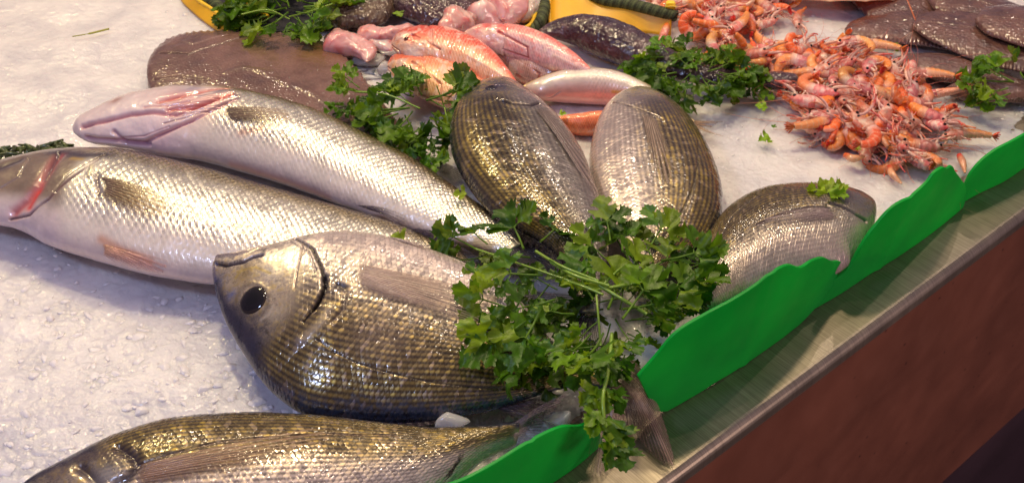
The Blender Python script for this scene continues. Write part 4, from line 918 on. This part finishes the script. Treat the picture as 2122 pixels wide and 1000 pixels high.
class Parsley:
    def __init__(s, label, x, y): s.f = MB(); s.stems = []; s.label = label; s.r = np.random.default_rng(int(x * 7 + y)); s.loc = P(x, y, 0.); s.tone = 1.
    def leaflet(s, base, d, n, size):
        V, F, tone = PROTO[s.r.integers(8)]; M = frame(d, n); W = base + (V * size * np.array((s.r.uniform(.85, 1.15), 1, s.r.uniform(.5, 1.6)))) @ M.T
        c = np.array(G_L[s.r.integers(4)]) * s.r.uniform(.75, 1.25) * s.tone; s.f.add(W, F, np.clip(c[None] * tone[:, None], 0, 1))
    def compound(s, base, d, n, size, k=2):
        """terminal leaflet and pairs of side leaflets on a thin rachis"""
        d = d / np.linalg.norm(d); M = frame(d, n); x = M[:, 0]; nn = M[:, 2]
        end = base + d * size * 1.0; s.f.tube([base, (base + end) / 2 - nn * size * .05, end], [size * .035, size * .03, size * .025], (.16, .30, .03), 6)
        s.leaflet(end, d + nn * s.r.normal() * .2, nn + .25 * s.r.normal(size=3), size * s.r.uniform(.9, 1.1))
        for q in range(k):
            p = base + (end - base) * (.95 - q * .42)
            for sg in (-1, 1):
                dd = d * s.r.uniform(.3, .7) + x * sg; dd = dd / np.linalg.norm(dd); p2 = p + dd * size * .16
                s.f.tube([p, p2], [size * .02, size * .02], (.16, .30, .03), 5)
                s.leaflet(p2, dd + nn * s.r.normal() * .2, nn + .3 * s.r.normal(size=3), size * s.r.uniform(.65, .95) * (1 - .12 * q))
    def stem(s, pts, r=.0010, c=(.19, .32, .03)):
        Q = np.array([P(a, b_, z) for a, b_, z in pts]); S = spline(Q, 24) if len(Q) > 2 else np.linspace(Q[0], Q[-1], 10)
        m = MB(); m.tube(S, r, c, 8); s.stems.append(m)
    def sprig(s, px, py, z, ang, size, k=2, tilt=None, stem_to=None):
        """ang: heading on the counter (degrees, 0 = right, 90 = away)"""
        b = P(px, py, z); a = R(ang); d = np.array((math.cos(a), math.sin(a), s.r.uniform(-.35, .25)))
        n = np.array((0, -.28, 1.)) + .45 * s.r.normal(size=3) if tilt is None else np.array(tilt, float) + .15 * s.r.normal(size=3)
        s.compound(b, d, n, size, k)
        if stem_to is not None: s.stem([(px, py, z), ((px + stem_to[0]) / 2, (py + stem_to[1]) / 2, (z + stem_to[2]) / 2 + .004), stem_to], .0008)
    def done(s):
        root = empty('parsley', (*s.loc[:2], 0), s.label, 'parsley')
        s.f.part('foliage', M_PARS, root)
        for m in s.stems: m.part('stem', M_STEM, root)
        return root
# the big bunch by the breams' tails
p = Parsley('large parsley bunch over the breams\' tails beside the green leaf with two bumps', 1230, 640)
hub = (1235, 600, .075)
big = [(985,515,.062,150,.020),(1010,505,.064,110,.017),(1085,515,.070,120,.024),(1120,500,.072,60,.022),(1060,560,.062,200,.022),(1090,600,.066,230,.024),(1125,570,.070,190,.022),
 (1060,640,.062,180,.020),(1090,665,.066,215,.026),(1120,640,.070,250,.024),(1100,700,.058,240,.024),(1160,690,.060,250,.020),(1150,620,.068,200,.022),
 (1265,500,.072,100,.022),(1290,520,.072,70,.024),(1270,545,.066,130,.020),(1340,520,.074,60,.022),(1370,540,.074,20,.024),(1400,540,.072,0,.020),(1390,570,.066,-20,.020),(1320,560,.070,40,.024),
 (1300,600,.074,80,.024),(1260,640,.076,70,.026),(1230,620,.072,120,.024),(1290,640,.076,20,.024),(1335,600,.072,10,.022),(1250,690,.068,-100,.024),
 (1290,660,.074,60,.026),(1225,690,.064,230,.022),(1190,650,.066,160,.018),(1270,600,.072,160,.020),(1365,580,.070,0,.020),(1190,720,.056,190,.020),(1340,580,.064,-10,.022),(1215,560,.060,90,.014),(1245,715,.056,200,.016),(1285,700,.054,-100,.015),(1275,660,.060,-60,.017),(1240,665,.058,250,.017),(1295,735,.045,-110,.013),]
for (x, y, z, a, sz) in big:
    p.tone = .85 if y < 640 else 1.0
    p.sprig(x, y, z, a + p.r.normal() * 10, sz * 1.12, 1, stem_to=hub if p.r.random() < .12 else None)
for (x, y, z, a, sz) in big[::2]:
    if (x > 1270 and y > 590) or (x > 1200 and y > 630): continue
    p.tone = .5; p.sprig(x + 14, y + 18, z - .022, a + 40, sz * 1.0, 1)  # lower copies coloured darker, shade inside the bunch put into the leaves
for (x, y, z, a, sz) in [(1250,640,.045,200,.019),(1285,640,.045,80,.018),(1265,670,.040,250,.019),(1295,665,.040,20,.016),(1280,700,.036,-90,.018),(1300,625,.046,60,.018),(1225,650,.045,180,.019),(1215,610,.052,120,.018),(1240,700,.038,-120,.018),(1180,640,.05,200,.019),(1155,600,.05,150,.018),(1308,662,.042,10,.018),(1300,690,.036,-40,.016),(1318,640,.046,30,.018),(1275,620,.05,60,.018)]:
    p.tone = .62; p.sprig(x, y, z, a, sz, 1)  # under-layer leaves coloured dark to fill the shaded middle
p.tone = 1.
p.stem([(1110, 520, .074), (1165, 552, .080), (1240, 582, .078)], .0011); p.stem([(1145, 545, .074), (1190, 570, .080), (1262, 592, .078)], .0012)
p.stem([(1150, 575, .070), (1200, 590, .076), (1250, 610, .076)], .0009); p.stem([(1300, 545, .072), (1270, 570, .074), (1240, 600, .070)], .0010); p.stem([(1240, 590, .076), (1290, 620, .074), (1340, 650, .068)], .0013)
# hanging sprig over the green leaf
p.stem([(1268, 690, .066), (1262, 760, .066), (1250, 850, .062), (1262, 930, .045)], .0013)
for (x, y, z, a, sz) in [(1245,745,.066,180,.019),(1230,770,.064,200,.021),(1240,800,.064,225,.018),(1262,740,.068,250,.020),(1255,800,.065,262,.020),(1270,805,.064,-70,.018),(1245,850,.062,245,.019),(1262,860,.060,-85,.021),(1280,880,.056,-70,.019),(1262,910,.050,-95,.020),(1285,920,.044,-80,.018)]:
    d = np.array((math.cos(R(a)), math.sin(R(a)), -.35)); b = P(x, y, z); p.tone = 1.05
    p.leaflet(b, d, np.array((.1, -.7, .7)) + .3 * p.r.normal(size=3), sz * 1.05); p.leaflet(b, d + .5 * p.r.normal(size=3) * .5, np.array((-.2, -.6, .7)) + .4 * p.r.normal(size=3), sz * .85)
p.done()
# parsley by the flatfish
def clump(label, c, rx, ry, n, z0, z1, size, seed, tone=1., bias=None):
    p = Parsley(label, *c); r = np.random.default_rng(seed)
    for k in range(n):
        a = r.uniform(0, 2 * math.pi); q = math.sqrt(r.random()); x = c[0] + rx * q * math.cos(a); y = c[1] + ry * q * math.sin(a)
        if bias: x += bias * (y - c[1])
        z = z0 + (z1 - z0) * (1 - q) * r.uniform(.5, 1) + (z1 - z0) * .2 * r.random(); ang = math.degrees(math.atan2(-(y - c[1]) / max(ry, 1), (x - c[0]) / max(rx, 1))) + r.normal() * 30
        p.tone = tone * (.55 + .6 * (z - z0) / (z1 - z0 + 1e-6)); p.sprig(x, y, z, ang, size * 1.5 * r.uniform(.75, 1.15), 1)  # colour darkens towards the bottom of the clump, shade put into the leaves
    return p
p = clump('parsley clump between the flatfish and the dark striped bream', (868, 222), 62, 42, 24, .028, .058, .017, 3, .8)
for (x, y, z, a, sz) in [(760,190,.050,170,.020),(745,182,.050,140,.019),(790,195,.050,80,.016),(735,215,.036,220,.018),(765,215,.036,250,.018),(830,180,.052,60,.016),(860,172,.056,90,.015),(905,290,.036,250,.017),(900,310,.028,270,.018),(880,275,.040,220,.018),(915,245,.04,270,.016)]:
    p.tone = 1.; p.sprig(x, y, z, a, sz, 2)
p.stem([(735, 190, .05), (800, 196, .052), (870, 225, .045)], .0009); p.stem([(905, 178, .075), (915, 205, .06), (925, 240, .05)], .0006)
p.done()
p = clump('bushy dark green parsley clump in front of the dark plum fish', (1445, 148), 88, 36, 46, .014, .050, .014, 5, .8, .5)
for (x, y, z, a, sz) in [(1345,145,.020,190,.017),(1350,158,.015,215,.015),(1385,110,.045,110,.018),(1375,118,.04,150,.018),(1535,165,.024,-10,.016),(1545,180,.018,-30,.015),(1500,125,.04,60,.014),(1400,150,.036,190,.016)]:
    p.tone = 1.15; p.sprig(x, y, z, a, sz, 2)
p.done()
p = clump('parsley bunch at the top edge between the yellow trays and the monkfish', (606, 24), 66, 32, 34, .010, .045, .021, 8, .9)
p.stem([(500, 30, .04), (560, 22, .04), (600, 40, .03)], .0009); p.stem([(690, 8, .05), (650, 22, .045), (600, 35, .03)], .0009)
p.done()
p = clump('parsley sprig at the right edge over the small sole', (2110, 180), 42, 24, 10, .014, .040, .019, 11, 1.1)
for (x, y, z, a, sz) in [(2045,178,.028,185,.016),(2075,160,.034,110,.018)]: p.sprig(x, y, z, a, sz, 2)
p.done()
# single torn leaves
for lab, x, y, z, a, sz in (('torn bright green parsley leaf on bare ice below the shrimps', 1598, 285, .008, 200, .014), ('tiny green leaf scrap just above the torn leaf on the ice', 1604, 265, .007, 80, .006), ('parsley leaf on the near edge of the shrimp heap', 1592, 222, .016, 170, .013),
        ('green leaf piece beside the straight orange shrimp', 1868, 100, .010, 170, .013), ('small leaf stuck on the tail of the sea bass, above the big bream', 838, 497, .052, 150, .013), ('small dark leaf on the flank of the farther sea bass', 968, 402, .052, 175, .012),
        ('parsley leaf lying on the head of the violet grey bream', 1715, 398, .060, 30, .022), ('little leaf among the near shrimps', 1778, 312, .02, 80, .008), ('green leaf on the monkfish skin at the top', 822, 22, .050, -70, .016), ('green stalk piece on the orange fish flank', 1158, 236, .024, 10, .008)):
    p = Parsley(lab, x, y); b = P(x, y, z); d = np.array((math.cos(R(a)), math.sin(R(a)), .05))
    p.leaflet(b, d, np.array((0, -.25, 1.)), sz)
    if sz > .02:
        for q in (60, 130, -50): p.leaflet(b, np.array((math.cos(R(a + q)), math.sin(R(a + q)), .05)), np.array((0, -.25, 1.)), sz * .8)
    V = np.concatenate(p.f.V); o = part('parsley_leaf', V, p.f.F, M_PARS, None, np.array([*b[:2], 0.]), col=np.concatenate(p.f.C) * np.array((1.5, 1.35, 1.2))); tag(o, lab, 'parsley leaf')
m_ = MB(); Q = np.array([P(150, 76, .006), P(185, 70, .008), P(226, 60, .007)]); m_.tube(spline(Q, 16), np.r_[np.full(6, .0006), .0004, np.full(9, .0011)], (.30, .30, .02), 8)
tag(m_.part('plant_stalk', M_STEM, None, Q[1] * (1, 1, 0)), 'thin yellow green stalk lying alone on the ice at the top left', 'stalk')
# seaweed behind the near bass
m_ = MB(); r = np.random.default_rng(4)
for k in range(46):
    x = -30 + 175 * r.random(); y = 322 - (x + 10) * .13 + r.normal() * 4; q = P(x, y, .010 + .006 * r.random()); dq = np.array((r.normal(), r.normal() * .5, .3 * r.normal())) * .009
    m_.tube([q - dq, q + dq * .2 + (0, 0, .002), q + dq], [.0010, .0022, .0008], np.array((.045, .060, .012)) * r.uniform(.5, 1.7), 6)
tag(m_.part('seaweed', M_STEM, None, P(60, 312, 0) * (1, 1, 0)), 'thin dark green seaweed strand behind the nearer sea bass head', 'seaweed')

# ------------------------------------------------------------------ yellow trays with rope
def rope(pts, rad, turns, n=300):
    Q = spline(np.array([P(*q) for q in pts]), n); T = np.gradient(Q, axis=0); T /= np.linalg.norm(T, axis=1)[:, None]
    A = np.cross(T, (0, 0, 1.)); A /= np.linalg.norm(A, axis=1)[:, None]; B = np.cross(A, T); mb = MB()
    for k in range(3):
        ph = np.linspace(0, turns * math.pi, n) + k * 2.0944
        mb.tube(Q + rad * .62 * (np.cos(ph)[:, None] * A + np.sin(ph)[:, None] * B), rad * .50, np.array((.050, .062, .022)) * (1, .55, 1.5)[k], 10)
    return mb
def tray(label, foot, rim, zf, zr, group, ropes=(), thick=.003):
    a = spline(foot, 60); b_ = spline(rim, 60); A = P(a[:, 0], a[:, 1], zf); B = P(b_[:, 0], b_[:, 1], zr); u = np.linspace(0, 1, 8)[:, None, None]
    W = A[None] * (1 - u) + B[None] * u; root = empty('yellow_tray', (*A[30][:2], 0), label, 'tray', group)
    o = part('wall', W.reshape(-1, 3), grid_faces(8, 60), M_YEL, root); s = o.modifiers.new('thickness', 'SOLIDIFY'); s.thickness = thick; s.offset = 0
    m = MB(); m.tube(B, .0024, (.85, .55, .03), 8); m.part('rim', mat('yellow_rim', (.85, .52, .03), rough=.35, sss=.1, sss_s=.003), root)
    for rp in ropes: rope(*rp).part('rope', M_ROPE, root)
gy = 'yellow trays with green rope at the back'
tray('yellow tray edge beside the bare ice at the top left, with a green rope', [(368,-30),(376,0),(398,24),(424,46),(452,64),(470,72)], [(390,-28),(410,0),(440,20),(462,40),(471,62),(472,74)], .004, .016, gy,
     [([(395,-40,.016),(430,0,.016),(462,22,.016),(486,45,.014),(500,70,.010)], .0062, 20)])
tray('narrow yellow tray edge behind the first one, left of the parsley', [(490,-30),(496,0),(512,22),(545,44)], [(512,-30),(520,0),(535,18),(556,36)], .004, .014, gy)
tray('curved yellow tray edge around the pale flesh piece, with its rope', [(1085,-30),(1104,0),(1104,32),(1090,58),(1075,66)], [(1092,-40),(1112,-5),(1110,28),(1096,54),(1079,62)], .004, .014, gy,
     [([(1118,-50,.018),(1128,-8,.018),(1126,28,.016),(1112,56,.012),(1100,70,.006)], .0060, 20)])
tray('wide ochre yellow tray wall behind the dark plum fish, with a rope on top', [(1138,66),(1142,60),(1240,64),(1350,70),(1390,76)], [(1138,-2),(1146,-30),(1236,2),(1348,26),(1392,36)], .004, .022, gy,
     [([(1200,-30,.026),(1245,-2,.026),(1300,8,.026),(1358,22,.026),(1400,34,.022)], .0058, 30)])
mt = part('gap_sheet', [P(405,-40,.007), P(468,68,.007), P(560,66,.007), P(700,60,.007), P(760,-40,.007)], [(0, 1, 2, 3, 4)], M_GAP, None, P(560, 0, 0)); tag(mt, 'flat black sheet added for the dark gap between the yellow trays, under the parsley', 'mat')  # sheet put in to make the gap between the trays black
m_ = MB(); c = P(1389, 14, .03); V, F = sphere(c, (.0055, .004, .0065)); V = c + np.sign(V - c) * np.abs((V - c) / (.0055, .004, .0065)) ** .5 * (.0055, .004, .0065); m_.add(V, F.tolist(), (.85, .60, .02)); 
m_.tube([c + (-.006, -.004, .002), c + (0, -.005, .003), c + (.006, -.004, .002)], .0009, (.75, .45, .02), 6)
tag(m_.part('rope_clip', M_FLESH, None, c * (1, 1, 0)), 'small bright yellow clip on the rope end among the shrimps', 'clip')

# ------------------------------------------------------------------ shells
def shell_fan():
    nu, nv = 60, 120; u = np.linspace(0, 1, nu)[:, None]; a = np.linspace(R(215), R(325), nv)[None]
    apex = P(1712, -70, .02); W = np.zeros((nu, nv, 3)); r = .098 * u
    k = (a - R(215)) / (R(325) - R(215)); rib = np.abs(((k * 5) % 1) - .5) * 2
    W[..., 0] = apex[0] + r * np.cos(a) * 1.05 ; W[..., 1] = apex[1] + r * np.sin(a) * (1.05); W[..., 2] = .012 + .024 * np.sin(u * 2.4) * np.sin(k * math.pi) + .0015 * (1 - rib ** 3) * u
    C = np.zeros(W.shape) + np.array((.62, .20, .09)); C = mixc(C, (.80, .50, .36), (sstep(.86, 1, rib) + sstep(.955, 1, u)) * .8 + 0 * u); C = mixc(C, (.72, .32, .18), sstep(.5, 1, u) * .5 + 0 * a)
    o = part('shell', W.reshape(-1, 3), grid_faces(nu, nv), M_FLESH, None, np.array([*apex[:2], 0]), col=C.reshape(-1, 3)); s = o.modifiers.new('t', 'SOLIDIFY'); s.thickness = .0012
    tag(o, 'ribbed orange crustacean shell at the top edge, left of the soles', 'shell')
shell_fan()
c = P(1530, -8, .030); m_ = MB(); n = 48; V = []; C = []
for i, (rr, z_) in enumerate([(0, .012), (.3, .0118), (.55, .010), (.8, .006), (.93, .001), (1.0, -.001), (1.04, .0005), (1.06, -.002), (.98, -.010), (.6, -.016), (0, -.017)]):
    for a in np.arange(n) * 2 * math.pi / n:
        V.append(c + np.array((rr * .0175 * math.cos(a), rr * .0175 * math.sin(a), z_ + .001 * math.sin(a * 6) * (rr > .8)))); C.append((.60, .035, .03) if rr < .9 else ((.80, .50, .36) if rr > .99 and z_ > -.003 else (.62, .16, .09)))
m_.add(V, grid_faces(11, n, True).tolist(), C); tag(m_.part('crab_shell', M_SHELL, None, c * (1, 1, 0)), 'round red shell with a pale rim on top of the shrimps', 'shell')

# ------------------------------------------------------------------ shrimps
OR, OR2, PKC, PALE_, REDC = (.80, .17, .022), (.76, .24, .07), (.70, .22, .19), (.80, .55, .48), (.70, .035, .015)
def make_shrimp(kind, curl):
    """unit body length, lying on its side; the abdomen bends in the xy plane"""
    r = np.random.default_rng(kind + 40); root = bpy.data.objects.new('shrimp', None); parts = []
    def add(name, V, F, C, M=M_SHELL):
        o = link(name, mesh_np(name, V, F, [M], np.clip(np.array(C), 0, 1)), None); parts.append(o); return o
    # abdomen
    n = 61; k = np.linspace(0, 1, n); ang = curl * k ** 1.1; step = .60 / (n - 1)
    X = np.cumsum(np.cos(-ang)) * step; Y = np.cumsum(np.sin(-ang)) * step; pts = np.stack([X, Y, 0 * X], 1)
    seg = (k * 6) % 1; rad = (.118 - .058 * k ** 1.3) * (1 + .10 * seg - .06 * (seg > .93)); rad[-1] *= .6
    V, F = tube(pts, rad, 20, .82); base = np.array(OR if kind % 3 else OR2) * r.uniform(.9, 1.1)
    C = np.tile(base, (n, 1)); C = mixc(C, (.80, .50, .33), sstep(.85, 1, seg) * .9 + sstep(.12, 0, seg) * .3); C = mixc(C, PALE_, sstep(.25, 0, k) * (.5 if kind % 2 else .9)); C = np.r_[np.repeat(C, 20, 0), C[:1], C[-1:]]
    und = V[:, 1] < np.r_[np.repeat(pts[:, 1], 20), pts[0, 1], pts[-1, 1]] - .045; C[und] = C[und] * .5 + np.array((.74, .46, .36)) * .5
    add('abdomen', V, F, C)
    end = pts[-1]; a = -ang[-1]; e = np.array((math.cos(a), math.sin(a), 0)); s_ = np.array((0, 0, 1.))
    m = MB(); 
    for q in (-1, -.5, 0, .5, 1):
        d = e * math.cos(q * .7) + s_ * math.sin(q * .7); L_ = .17 if q else .15
        t = np.linspace(0, 1, 9); c_ = end + np.outer(t * L_, d) + np.outer(np.sin(t * 2) * .01, (0, 1, 0))
        V, F = tube(c_, .034 * np.sqrt(np.sin(np.clip(t * .93 + .05, 0, 1) * math.pi)), 8, .28); m.add(V, F, mixc(np.tile(np.array(OR) * .95, (len(V), 1)), REDC, np.r_[np.repeat(t, 8), 0, 1] * .8))
    add('tail_fan', np.concatenate(m.V), m.F, np.concatenate(m.C))
    # carapace with rostrum
    t = np.linspace(0, 1, 40); cp = np.stack([.02 - .46 * t, -.012 - .05 * t ** 2 + .02 * np.sin(t * 3), 0 * t], 1)
    rr = np.interp(t, [0, .08, .35, .7, .85, .93, 1], [.112, .128, .130, .092, .048, .016, .004])
    V, F = tube(cp, rr, 20, .80); nn = fbm(V[:, 0] * 14, V[:, 1] * 14, V[:, 2] * 14, 3, kind)
    V[:, 1] += np.where(V[:, 1] > .02, .008 * np.sin(V[:, 0] * 60), 0)
    C = mixc(np.tile(np.array(PKC), (len(V), 1)), PALE_, sstep(-.1, .4, nn)); C = mixc(C, (.60, .10, .07), sstep(.1, .5, -nn) * .6 + sstep(-.30, -.42, V[:, 0]) * .5)
    C = mixc(C, (.12, .07, .06), np.exp(-((V[:, 0] + .16) / .07) ** 2 - ((V[:, 1] + .01) / .05) ** 2) * (.65 if kind % 2 else .25)); add('carapace', V, F, C)
    for sg in (-1, 1):
        V, F = sphere((-.335, -.028, sg * .052), .031, 8, 10); add('eye', V, F, (.008, .006, .010), M_EYE)
    for sg in (-1, 1):
        t = np.linspace(0, 1, 22); ln = r.uniform(.8, 1.25); w_ = r.uniform(-.5, .7)
        c_ = np.stack([-.40 - ln * t * np.cos(w_ * t * 1.6), -.03 + sg * .25 * t - ln * t * np.sin(w_ * t * 1.6) * .6, sg * .03 + .10 * np.sin(t * 3) - .12 * t], 1)
        V, F = tube(c_, .0050 * (1 - .75 * t), 5); add('antenna', V, F, (.62, .20, .14))
    for q in range(6):
        sg = -1 if q % 2 else 1; x0 = -.05 - .055 * q; t = np.linspace(0, 1, 12); bend = r.uniform(.5, 1.3); big = q >= 4
        ln = r.uniform(.26, .36) * (1.3 if big else 1); c_ = np.stack([x0 - ln * t * np.sin(bend * t * 1.5) * (1 if q % 3 else -.4), -.07 - ln * t * np.cos(bend * t) * .9, sg * (.03 + .14 * t * r.random())], 1)
        rad = (.028 if big else .017) * (1 - .55 * t) * (1 + .45 * np.sin(t * math.pi * (1 if big else 3)) ** 2); V, F = tube(c_, rad, 6)
        C = mixc(np.tile(np.array((.78, .50, .42)), (12, 1)), (.70, .11, .05), sstep(.35, .95, t + .15 * np.sin(t * 20))); add('leg', V, F, np.r_[np.repeat(C, 6, 0), C[:1], C[-1:]])
    for q in range(4):
        i = 6 + q * 11; b = pts[i] - np.array((math.sin(-ang[i]) * -.0, .0, 0)); nd = np.array((math.sin(-ang[i]), -math.cos(-ang[i]), 0)); t = np.linspace(0, 1, 6)
        V, F = tube(b + np.outer(.05 + t * .10, nd) + np.outer(t * .03, (1, 0, 0)), .016 * (1 - .5 * t), 6, .6); add('swimmeret', V, F, (.72, .34, .22))
    for o in parts: o.parent = root
    return root, parts
SHR = [make_shrimp(i, c) for i, c in enumerate((2.6, 1.3, 3.1, .5, 2.0, 3.6))]
used = [0]
def drop_shrimp(k, loc, rot, scale, label, group):
    """repeat of a built shrimp: root and every part copied"""
    src, parts = SHR[k]; r_ = src.copy(); COL.objects.link(r_)
    for o in parts:
        c = o.copy(); c.parent = r_; COL.objects.link(c)
    r_.location = [float(v) for v in loc]; r_.rotation_euler = rot; r_.scale = (scale,) * 3; tag(r_, label, 'shrimp', group); used[0] += 1
    return r_
rs = np.random.default_rng(12)
def inside(poly, x, y):
    c = False; n = len(poly)
    for i in range(n):
        (x0, y0), (x1, y1) = poly[i], poly[(i + 1) % n]
        if (y0 > y) != (y1 > y) and x < (x1 - x0) * (y - y0) / (y1 - y0) + x0: c = not c
    return c
upper = [(1345,-25),(1640,-25),(1655,5),(1600,40),(1590,90),(1620,110),(1570,150),(1500,125),(1430,95),(1370,75),(1330,55),(1365,25)]
lower = [(1500,120),(1600,95),(1700,92),(1770,105),(1840,130),(1930,165),(1955,205),(1950,260),(1900,285),(1930,320),(1880,335),(1790,315),(1740,290),(1660,235),(1640,205),(1668,195),(1640,165),(1560,145)]
def fill(poly, n, zmax, label, group, mind):
    xs = [q[0] for q in poly]; ys = [q[1] for q in poly]; got = []; tries = 0
    ctr = (np.mean(xs), np.mean(ys))
    while len(got) < n and tries < 20000:
        tries += 1; x, y = rs.uniform(min(xs), max(xs)), rs.uniform(min(ys), max(ys))
        if not inside(poly, x, y): continue
        if any(abs(x - a) < mind and abs(y - b_) < mind * .55 for a, b_ in got): continue
        got.append((x, y))
    for (x, y) in got:
        ed = min(1, min(math.hypot(x - a, (y - b_) * 1.6) for a, b_ in poly) / 60)
        z = .010 + zmax * ed * rs.uniform(.25, 1.); k = rs.integers(6)
        rot = (rs.normal() * .45 + (math.pi if rs.random() < .4 else 0), rs.normal() * .30, rs.uniform(0, 6.28))
        drop_shrimp(k, P(x, y, z), rot, rs.uniform(.042, .056), label, group)
fill(upper, 46, .016, 'raw orange and pink shrimp in the farther heap, behind the bushy parsley', 'shrimps in the farther heap', 15)
fill(lower, 92, .017, 'raw orange and pink shrimp in the large nearer heap, behind the tall green leaf', 'shrimps in the nearer heap', 15)
for lab, k, x, y, z, rz, sc_, rx in (
    ('straight orange shrimp lying apart on the ice, left end towards the heap, below the soles', 3, 1806, 90, .012, -.10, .050, 0), ('orange shrimp standing apart left of the ribbed shell', 3, 1652, 40, .016, 1.35, .042, .4),
    ('curled fat orange shrimp at the left side of the nearer heap', 0, 1688, 186, .030, 2.7, .056, 0), ('fat orange shrimp just below the curled one at the left side', 2, 1688, 212, .026, -.3, .058, 3.1),
    ('shrimp with two black eyes at the right tip of the heap', 3, 1990, 278, .014, .15, .048, 0), ('pink shrimp whose black eye faces us, at the near right of the heap', 1, 1905, 302, .020, 2.9, .054, 0),
    ('bent orange shrimp pointing down at the near side of the heap', 4, 1805, 268, .026, -1.2, .056, 0), ('pink shrimp with a white head at the near left corner of the heap', 4, 1700, 270, .014, -.6, .058, 3.1),
    ('orange shrimp on top of the heap beside the dark plum tail', 0, 1770, 84, .030, .2, .050, 0), ('orange shrimp resting on the snout of the dark sole', 3, 1915, 150, .028, .0, .048, 0), ('curled shrimp on the top right of the heap', 5, 1805, 130, .034, 1.0, .050, 0),
    ('pale shrimp right behind the tip of the tall green leaf', 4, 1895, 330, .014, 2.2, .048, 0)):
    drop_shrimp(k, P(x, y, z), (rx, 0, rz), sc_, lab, None)
for src, parts in SHR:
    for o in parts: bpy.data.objects.remove(o)
    bpy.data.objects.remove(src)
def claw(label, pts, r_):
    Q = spline(np.array([P(*q) for q in pts]), 24); t = np.linspace(0, 1, 24); m = MB(); C = mixc(np.tile(np.array((.72, .10, .04)), (24, 1)), (.76, .36, .20), sstep(.15, .4, t)); m.tube(Q, r_ * (.75 + .5 * np.sin(t * 3.1) - .5 * t), C, 10)
    tag(m.part('shrimp_claw', M_SHELL, None, Q[12] * (1, 1, 0)), label, 'claw')
claw('red tipped claw lying on the ice between the leaf tip and the heap', [(1843,345,.008),(1850,362,.010),(1868,380,.008)], .0032)
claw('broken orange claw at the right of the tall green leaf tip', [(1988,322,.008),(1996,340,.010),(2000,358,.008)], .0034)
claw('pinkish claw on the near side of the heap', [(1752,322,.010),(1768,328,.014),(1792,324,.012)], .0036)
m_ = MB(); Q = spline(np.array([P(1872, -20, .05), P(1885, 12, .046), P(1897, 42, .042)]), 20); m_.tube(Q, .0008, (.45, .09, .03), 6); tag(m_.part('shrimp_feeler', M_SHELL, None, Q[10] * (1, 1, 0)), 'long thin red feeler lying over the soles', 'feeler')

# ------------------------------------------------------------------ ice pieces
def chunk_geo(r, c, size):
    """a splinter of ice: the convex hull of a few random points, edges slightly melted"""
    bm = bmesh.new(); q = r.normal(size=(11, 3)); q /= np.linalg.norm(q, axis=1)[:, None]; q *= r.uniform(.7, 1.15, (11, 1)) * np.array((r.uniform(.8, 1.4), r.uniform(.7, 1.1), r.uniform(.5, .9)))
    for p_ in q: bm.verts.new(p_)
    h = bmesh.ops.convex_hull(bm, input=bm.verts); dead = {e for e in h['geom_interior'] + h['geom_unused'] if isinstance(e, bmesh.types.BMVert)}; bmesh.ops.delete(bm, geom=list(dead), context='VERTS')
    bmesh.ops.bevel(bm, geom=bm.edges[:], offset=.09, segments=2, affect='EDGES', profile=.5)
    bm.verts.index_update(); V = np.array([v.co[:] for v in bm.verts]); F = [tuple(v.index for v in f.verts) for f in bm.faces]; bm.free()
    return c + V * size, F
r = np.random.default_rng(3)
for lab, x, y, z, sz in (('clear ice piece resting between the big bream and the one below it', 932, 870, .026, .0110), ('small ice piece at the end of the bottom bream tail', 1160, 866, .014, .011), ('round ice lump between the flatfish and the red mullets', 765, 125, .006, .018),
                         ('ice piece beside the lump near the parsley clump', 800, 142, .008, .010), ('ice piece under the pink flesh fold', 805, 105, .012, .010), ('little ice piece on the flatfish edge beside the sea bass', 778, 276, .022, .006)):
    V, F = chunk_geo(r, P(x, y, z), sz); tag(part('ice_piece', V, F, M_CHUNK, None, P(x, y, 0)), lab, 'ice', 'loose ice pieces')
m_ = MB()
def scatter(n, reg, zz, smin, smax):
    for k in range(n):
        x, y = r.uniform(reg[0], reg[2]), r.uniform(reg[1], reg[3]); q = P(x, y, 0.); s_ = (q[:2] - BL0) @ nB
        if s_ > -.012: continue
        q = P(x, y, 0.); q[2] = float(ice_height(np.array([q[0]]), np.array([q[1]]))[0]) + zz
        V, F = chunk_geo(r, q, r.uniform(smin, smax) * np.array((1.2, 1, .45))); m_.add(V, F, (.8, .8, .8))
scatter(34, (700, 95, 850, 165), .002, .004, .009)
o = part('ice_flakes', np.concatenate(m_.V), m_.F, M_ICEBED, None, smooth=False); tag(o, 'small loose ice splinters between the flatfish and the red mullets', 'ice', None, 'stuff')
